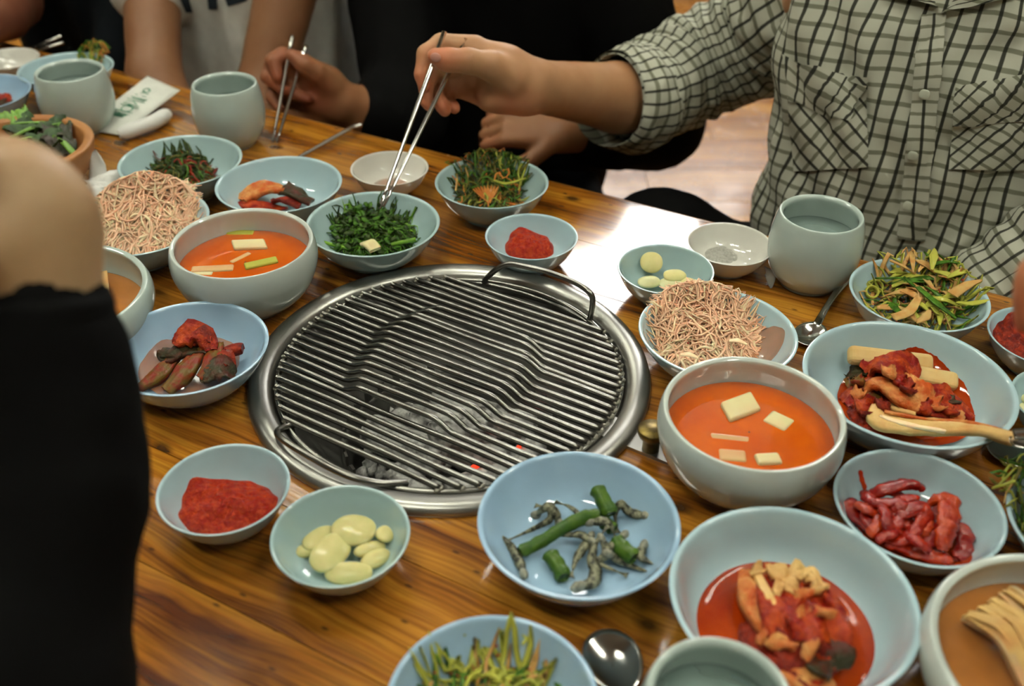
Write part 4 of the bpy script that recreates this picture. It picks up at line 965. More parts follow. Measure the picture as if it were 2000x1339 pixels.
kb = kribs('cabbage_kimchi', items, on(1555, 1230, .015), 'thick folded chunk of cabbage kimchi standing in red juice', 'kimchi')
mb = MB(); rd = random.Random(31)
for (x, y, r) in ((790, 240, .006), (950, 280, .0085), (1110, 280, .009), (1250, 320, .009), (1040, 400, .008), (1180, 460, .0065), (950, 400, .006), (1300, 400, .006), (980, 880, .008), (820, 800, .005), (1140, 620, .006), (1380, 500, .006), (1220, 900, .008), (1330, 620, .007)):
    p = on(*zb(x, y, 0)[:2], .032 + rd.random()*.004)
    an = rd.random()*3; dd = V(math.cos(an), math.sin(an), 0)*r; ribbon(mb, [p - dd, p + V(0, 0, r*.45), p + dd], [r*.35, r*.62, r*.3], ruf=.0022, rf=9, th=.004, cr=.0022, seed=int(x) % 9, m=10, mat=0 if y < 420 else (1 if rd.random() < .6 else 2))
o2 = mb.build('crumpled_leaf_edge', [M['paleKim'], M['orkim'], M['redkim']], kb); o2.location = -kb.location
# left plate kimchi
puddle('leftk', .0120, M['thinjuice'], 'kimchi_juice', 'orange juice under the mustard leaf kimchi on the left', 'sauce', c=on(375, 715, .012)[:2], rmax=.043, wob=.1, seed=3)
zl = lambda x, y, z: (x*.3734, 400 + y*.3734, z)
def Lk(*q): return L(*[zl(*a) for a in q])
GM = 'mustard leaf kimchi pieces in the left blue bowl'
for lb, its, o_ in (
    ('brown green kimchi stem at the left end of the pile', [('stem', Lk((720, 955, .015), (800, 900, .019), (880, 830, .022), (930, 770, .022)), [.004, .0065, .006, .005], 'mustard', dict(th=.0045, cup=-.35, ruf=.0014, m=10, cr=.0012)), ('leaf', Lk((840, 770, .022), (900, 790, .025), (960, 790, .025)), [.005, .008, .004], 'darkleaf', dict(ruf=.002, th=.003))], (800, 900, .014)),
    ('wide brown kimchi stem in the middle front of the pile', [('stem', Lk((860, 965, .018), (930, 900, .023), (990, 830, .027), (1040, 760, .028)), [.007, .008, .008, .006], 'mustard', dict(th=.005, cup=-.35, ruf=.0014, m=10, cr=.0012))], (930, 900, .014)),
    ('dark kimchi leaf behind the middle stems', [('leaf', Lk((860, 790, .020), (930, 760, .027), (1010, 740, .030), (1090, 760, .026)), [.006, .010, .012, .008], 'darkleaf', dict(ruf=.002, th=.003, m=8))], (950, 770, .014)),
    ('bright red kimchi clump on top of the pile', [('leaf', Lk((920, 740, .030), (960, 690, .036), (1030, 670, .039), (1080, 700, .036), (1100, 770, .028)), [.006, .011, .012, .010, .006], 'redkim', dict(ruf=.0028, th=.006, m=10)), ('leaf', Lk((1000, 720, .034), (1070, 670, .040), (1110, 720, .034)), [.004, .007, .004], 'deepred', dict(ruf=.002, th=.004))], (1010, 720, .02)),
    ('kimchi stem leaning to the right of the red clump', [('stem', Lk((1040, 900, .020), (1090, 840, .026), (1120, 780, .029), (1140, 730, .028)), [.006, .007, .007, .005], 'mustard', dict(th=.0045, cup=-.35, ruf=.0014, m=10, cr=.0012))], (1090, 850, .014)),
    ('dark glossy kimchi leaf at the right end of the pile', [('leaf', Lk((1070, 930, .018), (1110, 870, .024), (1180, 860, .025), (1220, 900, .018)), [.006, .012, .012, .006], 'darkleaf', dict(ruf=.0028, th=.004, m=8)), ('leaf', Lk((1100, 840, .024), (1170, 800, .027), (1210, 840, .024)), [.005, .008, .005], 'deepred', dict(ruf=.002, th=.004))], (1150, 880, .014)),
    ('reddish kimchi stem tip pointing to the right rim', [('stem', Lk((1160, 770, .024), (1220, 750, .026), (1270, 745, .027)), [.005, .0055, .004], 'deepred', dict(th=.006, cup=-.3, ruf=.0004))], (1220, 755, .014))):
    kribs('mustard_leaf_kimchi', its, on(*zl(*o_)[:2], .014), lb, 'kimchi', GM)
# small kimchi in kim2
zq = lambda x, y, z: (x*.35, y*.35, z)
def Q(*q): return L(*[zq(*a) for a in q])
kribs('cabbage_kimchi', [
    ('leaf', Q((1350, 1120, .016), (1400, 1070, .022), (1500, 1050, .026), (1590, 1060, .024)), [.008, .011, .012, .008], 'orkim', dict(ruf=.0022, th=.005, m=10)),
    ('leaf', Q((1340, 1130, .014), (1440, 1150, .015), (1600, 1165, .014)), [.005, .007, .004], 'redkim', dict(ruf=.0015, th=.003)),
    ('leaf', Q((1580, 1050, .026), (1650, 1080, .025), (1740, 1130, .018)), [.009, .012, .006], 'darkleaf', dict(ruf=.0022, th=.004, m=8)),
    ('leaf', Q((1520, 1120, .020), (1600, 1110, .023), (1680, 1140, .018)), [.005, .008, .005], 'deepred', dict(ruf=.002, th=.004))],
    on(540, 385, .014), 'small piece of orange cabbage kimchi with a dark leaf end', 'kimchi')
kribs('kimchi_morsel', [('leaf', L((-8, 188, .014), (6, 190, .020), (20, 198, .014)), [.006, .008, .004], 'redkim', dict(ruf=.002, th=.006)), ('leaf', L((-10, 196, .014), (8, 200, .018), (20, 202, .012)), [.006, .007, .004], 'darkleaf', dict(ruf=.002, th=.004))], on(4, 194, .014), 'dark red kimchi morsel in the blue bowl at the left frame edge', 'kimchi')
# squid strips
mound('squid', (1772, 1025), .036, .014, M['squid'], 'chili_sauce', 'thick red chili sauce under the squid strips', 'sauce', 6, (1.1, .85))
zs = lambda x, y, z: (1620 + x*.18, 880 + y*.18, z)
def Sq(*q): return catmull(L(*[zs(*a) for a in q]), 5)
SG = 'spicy squid strips in the pale blue bowl'
def squid(P, r, mt, lb, flat=.7):
    P = Sq(*P); k = len(P); rad = r * np.interp(np.linspace(0, 1, k), [0, .1, .5, .9, 1], [.55, .95, 1.05, .95, .5])
    rad = rad * (1 + .08*np.sin(np.arange(k)*1.9 + r*9000)); mb = MB(); mb.tube(P, rad*1.02, 14, flat=flat*.8, lump=.28, lf=230, ls=int(P[0][0]*9e3) % 50)
    tag(mb.build('squid_strip', M[mt], origin=P[0]), lb, 'squid', SG)
squid([(430, 480, .020), (560, 420, .028), (760, 380, .032), (950, 370, .032), (1010, 430, .028)], .0062, 'squid', 'squid strip arched over the back of the pile')
squid([(180, 530, .022), (230, 620, .018), (330, 740, .017), (480, 850, .018)], .0065, 'squid', 'squid strip sloping down at the left rim')
squid([(380, 450, .022), (480, 560, .026), (640, 560, .030), (800, 540, .032), (960, 500, .032)], .0058, 'squid', 'squid strip lying level across the upper middle')
squid([(450, 620, .022), (430, 740, .022), (520, 850, .022), (680, 830, .026), (760, 720, .030)], .0058, 'squid', 'squid strip looped around a dark gap at the left')
squid([(740, 720, .030), (860, 640, .033), (1000, 600, .034), (1080, 680, .031), (980, 820, .028), (880, 960, .024)], .0060, 'squid', 'squid strip curving through the middle of the pile')
squid([(540, 900, .018), (700, 960, .020), (850, 930, .024), (960, 820, .028)], .0065, 'squid', 'squid strip low at the front left')
squid([(1100, 570, .022), (1200, 510, .032), (1300, 560, .033), (1270, 760, .031), (1250, 900, .028), (1230, 1080, .020)], .0072, 'squid_or', 'bright orange squid strip standing at the right of the pile')
squid([(1120, 760, .022), (1100, 900, .023), (1080, 1040, .018)], .0060, 'squid', 'short squid strip beside the orange one')
squid([(1360, 780, .020), (1460, 900, .019), (1450, 1040, .015), (1380, 1170, .014)], .0065, 'squid', 'squid strip hugging the right wall of the bowl')
squid([(760, 1050, .014), (950, 1110, .015), (1150, 1150, .014), (1330, 1190, .013)], .0060, 'squid_or', 'squid strip along the front rim')
squid([(600, 1000, .015), (760, 1010, .018), (900, 1080, .016)], .0060, 'squid', 'squid strip tucked under the front of the pile')
squid([(330, 210, .040), (350, 310, .034), (390, 420, .026)], .0019, 'squid_or', 'thin orange shred sticking up at the back left')
squid([(560, 700, .024), (700, 680, .027), (820, 760, .026), (900, 860, .022)], .0060, 'squid', 'squid strip in the hollow of the pile')
squid([(760, 480, .024), (840, 560, .027), (900, 700, .026)], .006, 'squid', 'squid strip buried under the arched one')
rd = random.Random(77)
SQL = ['squid strip half buried at the upper left of the pile', 'squid strip half buried near the middle of the pile', 'squid strip lying across the front left of the pile', 'squid strip curled beside the orange one', 'squid strip tucked behind the arched one', 'squid strip lying flat at the lower middle of the pile', 'squid strip pressed against the left looped one', 'thin squid strip on the top of the pile']
for k, (x, y, a) in enumerate(((420, 640, .4), (620, 720, 1.2), (640, 900, -.5), (1040, 780, 1.4), (640, 440, .1), (960, 980, .6), (520, 800, 1.9), (800, 590, -.4))):
    P = []
    for j in range(5): P.append((x + 75*(j-2)*math.cos(a), y + 75*(j-2)*math.sin(a), .024 + .004*math.cos(j-2) + (.006 if k in (1, 7) else 0))); a += .28*(rd.random() - .3)
    squid(P, .0046, 'squid' if k % 3 else 'squid_or', SQL[k])
puddle('squid', .0095, M['redjuice'], 'red_sauce', 'thin orange red sauce under the squid strips', 'sauce', c=on(1790, 1065, .010)[:2], rmax=.036, wob=.1, seed=5)

# ------------------------------------------------------------------ cutlery, napkins
def chopstick(a, b, label, group, r0=.0032, r1=.0020, bend=None, mt='chrome'):
    P = [a, (a+b)/2, b]; P = np.array([a + (b-a)*t for t in np.linspace(0, 1, 9)])
    mb = MB(); mb.tube(P, np.linspace(r0, r1, 9), 8, flat=.8); return tag(mb.build('chopstick', M[mt], origin=b), label, 'chopstick', group)
TIP = on(743, 408, .036)
def reach(u, v, base, L_):
    d = ray(u, v); b_ = base - CAM; B_ = d @ b_; disc = max(B_*B_ - (b_ @ b_ - L_*L_), 0); return CAM + d*(B_ + math.sqrt(disc))
C1a, C2a = reach(868, 62, TIP, .212), reach(909, 76, TIP, .224)
chopstick(C1a, TIP + V(-.0012, 0, 0), 'steel chopstick held under the thumb, nearer its tip, over the herb bowl', 'chopsticks held over the herbs')
chopstick(C2a, TIP + V(.0028, .003, .001), 'steel chopstick emerging behind the thumb, right one over the herbs', 'chopsticks held over the herbs')
T1 = on(533, 276, .004); T2 = on(541, 278, .004)
D1a, D2a = reach(571, 70, T1, .190), reach(597, 90, T2, .176)
chopstick(D1a, T1, 'dull steel chopstick, left one in the hand of the black-shirted person', 'chopsticks held at the far edge', mt='dullsteel')
chopstick(D2a, T2, 'shiny steel chopstick, right one in the hand of the black-shirted person', 'chopsticks held at the far edge')
def spoon(bc, hd, L_, label, tilt=0, a=.023, b=.0165, arch=.012, z=.004, hmat='chrome'):
    """bc: centre of the spoon's bowl; hd: heading of the handle"""
    c, s_ = math.cos(hd), math.sin(hd); R = np.array([[c, -s_, 0], [s_, c, 0], [0, 0, 1]])
    root = tag(empty('spoon', (bc[0], bc[1], T + z)), label, 'spoon'); mb = MB(); G = []
    for i, f in enumerate(np.linspace(1, .02, 9)):
        th = np.arange(32)/32*2*np.pi; G.append(np.stack([a*f*np.cos(th), b*f*np.sin(th)*(1 - .12*np.cos(th)), .006*(f*f - 1) + .006 + 0*th - .003], -1))
    G2 = [g - V(0, 0, .0009) for g in G[::-1]]
    mb.grid(np.array(G2 + G) @ R.T, closed_v=True); mb.build('spoon_bowl', M['chrome'], root)
    P = []
    for t in np.linspace(0, 1, 9): P.append((a*.92 + L_*t, 0, .003 + arch*math.sin(math.pi*min(t*1.3, 1)) * (1 - .3*t)))
    mb = MB(); mb.tube(np.array(P) @ R.T, np.interp(np.linspace(0, 1, 9), [0, .3, 1], [.0040, .0028, .0052]), 8, flat=.3); mb.build('handle', M[hmat], root)
    return root
p = on(1583, 655, .004); q = on(1640, 560, .012); spoon(p, math.atan2(q[1]-p[1], q[0]-p[0]), .11, 'steel spoon under the tea cup in front of the plaid shirt', arch=.006, a=.021, b=.0155)
p = on(1198, 1292, .006); spoon(p, math.atan2(-.9, .2), .12, 'shiny steel spoon at the bottom of the photo beside the tea cup', arch=.006, a=.025, b=.019, z=.005)
p = on(1990, 885, .004); spoon(p, -.2, .12, 'dark reflecting steel spoon under the kimchi plate at the right frame edge', a=.026, b=.020)
# spoon handle lying behind the kimchi bowl
a, b_ = on(703, 240, .012), on(575, 312, .004); mb = MB(); P = np.array([a + (b_-a)*t for t in np.linspace(0, 1.0, 9)]); P[0][2] -= .003
mb.tube(P, np.interp(np.linspace(0, 1, 9), [0, .15, 1], [.0038, .0040, .0028]), 8, flat=.6); tag(mb.build('chopstick', M['dullsteel'], origin=b_), 'dull steel chopstick lying on the table behind the bowls, overhanging the far edge', 'chopstick')
# tongs at the right edge holding the stalk end
p = on(1985, 856, .070); rt = tag(empty('tongs', p), 'steel serving tongs gripping the end of the long kimchi stalk', 'tongs')
for s_ in (-1, 1):
    mb = MB(); P = [V(-.004, -.001, .001 + s_*.0035), V(.010, -.004, .003 + s_*.006), V(.05, -.016, .016 + s_*.014), V(.12, -.035, .040 + s_*.018), V(.17, -.05, .060 + s_*.002)]
    ribbon(mb, P, [.005, .0055, .006, .006, .006], th=.0012, cup=.15); o = mb.build('arm', M['chrome'], rt)
# wrapper, wet towel, tissue
def hull_plate(name, pts, th, mat_, label, cat, sub=10, z=.003, amp=.0015, seed=0):
    """thin quilted plate between four corners given in order"""
    A, B_, C_, D_ = [np.asarray(p_) for p_ in pts]; n = sub; Gt = np.zeros((n, n, 3))
    for i in range(n):
        for j in range(n):
            s_, t = i/(n-1), j/(n-1); p_ = (A*(1-s_) + B_*s_)*(1-t) + (D_*(1-s_) + C_*s_)*t
            e = min(s_, 1-s_, t, 1-t); h = th * min(1, e*8) ** .5
            Gt[i, j] = p_ + V(0, 0, h + amp*float(noise3(p_[None]*90, seed)[0]) * min(1, e*6))
    Gb = Gt.copy()
    for i in range(n):
        for j in range(n):
            s_, t = i/(n-1), j/(n-1); Gb[i, j] = (A*(1-s_) + B_*s_)*(1-t) + (D_*(1-s_) + C_*s_)*t - V(0, 0, .0004)
    mb = MB(); mb.grid(Gt, flip=False); mb.grid(Gb, flip=True)
    k = n*n; f = []
    ring = [(0, j) for j in range(n)] + [(i, n-1) for i in range(1, n)] + [(n-1, j) for j in range(n-2, -1, -1)] + [(i, 0) for i in range(n-2, 0, -1)]
    idx = [i*n + j for i, j in ring]
    for q_ in range(len(idx)): a_, b2 = idx[q_], idx[(q_+1) % len(idx)]; mb.f.append([a_, b2, b2 + k, a_ + k]); mb.m.append(0)
    return tag(mb.build(name, mat_, origin=A), label, cat)
wr = hull_plate('towel_wrapper', [on(156, 250, .004), on(236, 264, .004), on(352, 176, .022), on(288, 148, .022)], .003, M['paper'], 'torn white paper wrapper with green lettering, leaning on the rolled wet towel', 'wrapper', sub=16, seed=2)
tw = MB(); P = catmull([on(232, 262, .010), on(262, 252, .012), on(300, 238, .012), on(326, 222, .011)], 5); tw.tube(P, .0105*np.interp(np.linspace(0, 1, len(P)), [0, .15, .85, 1], [.6, 1, 1.05, .8]), 16, flat=.85)
tw = tag(tw.build('wet_towel', M['tissue'], origin=P[0]), 'rolled white wet towel under the torn wrapper', 'towel')
bpy.context.view_layer.update()
def surf(o):
    dg = bpy.context.evaluated_depsgraph_get(); return BVHTree.FromObject(o, dg)
def hit(bv, o, u, v, off=.001):
    mi = o.matrix_world.inverted(); a = mi @ Vector(CAM); d = (mi.to_3x3() @ Vector(ray(u, v))).normalized()
    r_ = bv.ray_cast(a, d)
    if r_[0] is None: return None, None
    n_ = r_[1]
    if n_.dot(d) > 0: n_ = -n_
    return np.array(o.matrix_world @ (r_[0] + n_*off)), np.array(o.matrix_world.to_3x3() @ n_)
bw = surf(wr)
def stroke(mb, pts, w_=.0009):                                 # a pen stroke printed on the wrapper: pts in wrapper coordinates (along, across)
    A, B_, C_, D_ = [np.asarray(p_) for p_ in (on(156, 250, .004), on(236, 264, .004), on(352, 176, .022), on(288, 148, .022))]
    W_ = []
    for s_, t in pts:                                          # s along 0..1, t across 0..1
        p_ = (A*(1-t) + B_*t)*(1-s_) + (D_*(1-t) + C_*t)*s_
        r_ = bw.ray_cast(wr.matrix_world.inverted() @ Vector(p_ + V(0, 0, .03)), Vector((0, 0, -1)))
        if r_[0] is not None: W_.append(np.array(wr.matrix_world @ r_[0]) + V(0, 0, .0005))
    if len(W_) > 1: mb.tube(W_, w_, 6, flat=.3)
mb = MB(); circ = lambda c, r, k=10: [(c[0] + r*.42*math.cos(t), c[1] + r*math.sin(t)) for t in np.linspace(0, 6.283, k)]
g = [  # hangul-like blocks as printed, read along the strip
    [(.27, .30), (.27, .62)], [(.285, .30), (.285, .62)], [(.27, .30), (.32, .30)], [(.27, .46), (.32, .46)], [(.27, .62), (.32, .62)], [(.305, .30), (.305, .66)], [(.325, .26), (.325, .70)],
    [(.36, .25), (.365, .72)], circ((.415, .50), .13), [(.45, .28), (.455, .74)], [(.48, .30), (.485, .70)], [(.465, .45), (.485, .45)],
    [(.51, .32), (.535, .45)], [(.51, .60), (.54, .46)], [(.56, .26), (.565, .72)], [(.575, .38), (.60, .38)], [(.59, .38), (.595, .68)], [(.61, .28), (.615, .70)],
    [(.66, .30), (.665, .60)], [(.69, .40), (.72, .40), (.715, .58)], circ((.77, .42), .08)]
for q_ in g: stroke(mb, q_)
o = mb.build('green_lettering', M['ink'], wr); o.location = -wr.location
mb = MB(); p = on(215, 368, .012)
mb.blob(p, (.034, .026, .015), eul(.1, .1, .3), amp=.4, freq=75, seed=4, nu=40, nv=24)
ribbon(mb, [p + V(-.016, .010, .004), p + V(-.015, .016, .024), p + V(-.014, .018, .040)], [.012, .010, .001], ruf=.001, th=.0008)
ribbon(mb, [p + V(-.02, -.006, .004), p + V(.0, .004, .014), p + V(.022, .0, .006)], [.008, .012, .008], ruf=.003, th=.0008, m=8)
ribbon(mb, [p + V(-.022, .0, .008), p + V(-.005, -.010, .013), p + V(.016, -.008, .006)], [.006, .010, .006], ruf=.003, th=.0008, m=8)
tag(mb.build('crumpled_tissue', M['tissue'], origin=p), 'crumpled white tissue beside the mint bowl of dark greens', 'tissue')
# clear plastic scrap by the cup
mb = MB(); p = on(1508, 545, .003); ribbon(mb, [on(1494, 520, .014), on(1505, 535, .008), on(1506, 562, .002)], [.002, .006, .001], th=.0004, ruf=.001); tag(mb.build('plastic_scrap', liquid('clear_film', (.6, .6, .55), .45, .2), origin=p), 'torn scrap of clear film beside the cup in front of the plaid shirt', 'plastic scrap')
# cutlery at the far left
for i, (a, b_) in enumerate((((60, 95), (118, 72)), ((72, 98), (124, 84)))):
    A, B_ = on(*a, .012), on(*b_, .012); mb = MB(); mb.tube([A, (A+B_)/2, B_], [.0026, .0026, .003], 8); tag(mb.build('chopstick', M['dullsteel'], origin=A), ('dull chopstick end behind the far left white dish, upper of two', 'dull chopstick end behind the far left white dish, lower of two')[i], 'chopstick', 'chopsticks at the far left')
# ------------------------------------------------------------------ people: one smooth-blended body each
def axis_(lo, hi, fine, hc, hf):
    """grid coordinates, fine inside the given intervals"""
    out = [lo]
    while out[-1] < hi:
        x = out[-1]; h = hf if any(a - hf <= x < b for a, b in fine) else hc
        out.append(x + h)
    return np.array(out)
class Body:
    def __init__(s): s.p = []; s.tints = []
    def cap(s, a, b, ra, rb, k=.012): s.p.append(('c', np.asarray(a, float), np.asarray(b, float), ra, rb, k)); return s
    def chain(s, P, R, k=.012):
        for a, b, ra, rb in zip(P[:-1], P[1:], R[:-1], R[1:]): s.cap(a, b, ra, rb, k)
        return s
    def ell(s, c, ax, R=None, k=.012): s.p.append(('e', np.asarray(c, float), np.asarray(ax, float), np.eye(3) if R is None else R, 0, k)); return s
    def mesh(s, name, mat_, h=.009, hf=.003, fine=[], origin=None, parent=None, disp=None, tints=None, attr=True):
        lo = np.full(3, 9.); hi = -lo; bb = []
        for q in s.p:
            if q[0] == 'c': m = max(q[3], q[4]); a = np.minimum(q[1], q[2]) - m; b = np.maximum(q[1], q[2]) + m
            else: m = q[2].max(); a, b = q[1] - m, q[1] + m
            bb.append((a, b)); lo = np.minimum(lo, a); hi = np.maximum(hi, b)
        lo -= .02; hi += .02
        X = [axis_(lo[i], hi[i], [(f[0][i], f[1][i]) for f in fine], h, hf) for i in range(3)]
        n = [len(x) for x in X]; Fd = np.full(n, 1.0, np.float32)
        for q, (a, b) in zip(s.p, bb):
            k = q[5]; i0 = [max(int(np.searchsorted(X[i], a[i] - k*1.5 - .012)) - 1, 0) for i in range(3)]; i1 = [int(np.searchsorted(X[i], b[i] + k*1.5 + .012)) + 1 for i in range(3)]
            xs, ys, zs = (X[i][i0[i]:i1[i]] for i in range(3))
            if min(len(xs), len(ys), len(zs)) == 0: continue
            Pp = np.stack(np.meshgrid(xs, ys, zs, indexing='ij'), -1)
            if q[0] == 'c':
                ab = q[2] - q[1]; L2 = ab @ ab + 1e-12; t = np.clip(((Pp - q[1]) @ ab) / L2, 0, 1)
                d = np.linalg.norm(Pp - q[1] - t[..., None]*ab, axis=-1) - (q[3] + (q[4]-q[3])*t)
            else:
                r_ = (Pp - q[1]) @ q[3]; k0 = np.linalg.norm(r_ / q[2], axis=-1); k1 = np.linalg.norm(r_ / q[2]**2, axis=-1) + 1e-9
                d = k0 * (k0 - 1) / k1
            sl = tuple(slice(i0[i], i0[i] + len((xs, ys, zs)[i])) for i in range(3)); f0 = Fd[sl]
            hh = np.clip(.5 + .5*(f0 - d)/k, 0, 1); Fd[sl] = f0*(1-hh) + d*hh - k*hh*(1-hh)
        # surface nets
        ins = Fd < 0; acc = {}
        nx, ny, nz = n; csz = (nx-1)*(ny-1)*(nz-1)
        S = np.zeros((csz, 3)); C_ = np.zeros(csz)
        def cid(i, j, k): return (i*(ny-1) + j)*(nz-1) + k
        faces = []
        for ax in range(3):
            o1 = [slice(None)]*3; o2 = [slice(None)]*3; o1[ax] = slice(0, -1); o2[ax] = slice(1, None)
            A_, B_ = Fd[tuple(o1)], Fd[tuple(o2)]; e = np.argwhere((A_ < 0) != (B_ < 0))
            if len(e) == 0: continue
            fa, fb = A_[tuple(e.T)], B_[tuple(e.T)]; t = fa/(fa - fb)
            p = np.stack([X[i][e[:, i]] for i in range(3)], -1); p[:, ax] += t*(X[ax][e[:, ax]+1] - X[ax][e[:, ax]])
            u, v = (ax+1) % 3, (ax+2) % 3; ids = []
            ok = (e[:, u] > 0) & (e[:, v] > 0) & (e[:, u] < n[u]-1) & (e[:, v] < n[v]-1); e, p, fa = e[ok], p[ok], fa[ok]
            for du, dv in ((-1, -1), (0, -1), (0, 0), (-1, 0)):
                c = e.copy(); c[:, u] += du; c[:, v] += dv; ids.append(cid(c[:, 0], c[:, 1], c[:, 2]))
            for q_ in ids: np.add.at(S, q_, p); np.add.at(C_, q_, 1)
            Q_ = np.stack(ids, 1); Q_[fa >= 0] = Q_[fa >= 0][:, ::-1]; faces.append(Q_)
        used = np.nonzero(C_)[0]; mp = np.full(csz, -1); mp[used] = np.arange(len(used))
        Vv = S[used] / C_[used][:, None]; Fc = mp[np.concatenate(faces)]
        nv = len(Vv)
        for it in range(2):                                    # light relaxation of the stair steps
            acc = np.zeros_like(Vv); cnt = np.zeros(nv)
            for a_, b_ in ((0, 1), (1, 2), (2, 3), (3, 0)):
                np.add.at(acc, Fc[:, a_], Vv[Fc[:, b_]]); np.add.at(acc, Fc[:, b_], Vv[Fc[:, a_]]); np.add.at(cnt, Fc[:, a_], 1); np.add.at(cnt, Fc[:, b_], 1)
            Vv = Vv*.5 + .5*acc/cnt[:, None]
        if disp is not None:
            fn = np.cross(Vv[Fc[:, 2]] - Vv[Fc[:, 0]], Vv[Fc[:, 3]] - Vv[Fc[:, 1]]); N = np.zeros_like(Vv)
            for j in range(4): np.add.at(N, Fc[:, j], fn)
            N /= np.linalg.norm(N, axis=1)[:, None] + 1e-12; Vv = Vv + N*disp(Vv)[:, None]
        at = np.zeros(nv)
        for c, r_ in (tints or []): at = np.maximum(at, np.clip(1 - np.linalg.norm(Vv - c, axis=1)/r_, 0, 1))
        me = bpy.data.meshes.new(name)
        if origin is not None: Vv = Vv - np.asarray(origin)
        me.vertices.add(nv); me.vertices.foreach_set('co', Vv.ravel().astype(np.float32))
        me.loops.add(Fc.size); me.loops.foreach_set('vertex_index', Fc.ravel().astype(np.int32))
        me.polygons.add(len(Fc)); me.polygons.foreach_set('loop_start', np.arange(0, Fc.size, 4, dtype=np.int32))
        me.update(calc_edges=True); me.polygons.foreach_set('use_smooth', [True]*len(Fc))
        if attr:
            a_ = me.attributes.new('tint', 'FLOAT', 'POINT'); a_.data.foreach_set('value', (at*.8).astype(np.float32))
        me.materials.append(mat_); me.validate(); me.update()
        o = bpy.data.objects.new(name, me)
        if parent is None and origin is not None: o.location = Vector(origin)
        place(o, parent); return o

def hand_generic(b, wrist, d, nrm, side, size=1.0, curl=.6):
    """palm + five fingers from a wrist; d = pointing direction, nrm = back-of-hand normal, side = +1/-1 thumb side"""
    d = unit(d); nrm = unit(nrm - d*(d @ nrm)); s_ = np.cross(d, nrm) * side; tips = []; z = size
    pc = wrist + d*.045*z
    for q in (-.028, -.009, .010, .028): b.cap(wrist + d*.012*z + s_*q*.6*z, wrist + d*.082*z + s_*q*z, .014*z, .011*z, .010)
    for i, (q, L_) in enumerate(((.030, .072), (.010, .080), (-.010, .074), (-.029, .058))):
        a = wrist + d*.086*z + s_*q*z; dd = d.copy(); P = [a]; ang = 0
        for j, f in enumerate((.45, .32, .23)):
            ang += curl*(.9, 1.1, .8)[j]; dd = d*math.cos(ang) - nrm*math.sin(ang); P.append(P[-1] + dd*L_*f*z)
        b.chain(P, [.0098*z, .0088*z, .0080*z, .0068*z], .0035); tips.append(P[-1])
    a = wrist + d*.022*z + s_*.026*z; P = [a, a + (d*.6 + s_*.7 - nrm*.3)*.036*z, a + (d*.6 + s_*.7 - nrm*.3)*.036*z + (d*.85 + s_*.2 - nrm*.4)*.030*z]
    P.append(P[-1] + (d*.9 - s_*.2 - nrm*.3)*.024*z); b.chain(P, [.016*z, .0125*z, .0105*z, .0085*z], .005); tips.append(P[-1])
    return tips

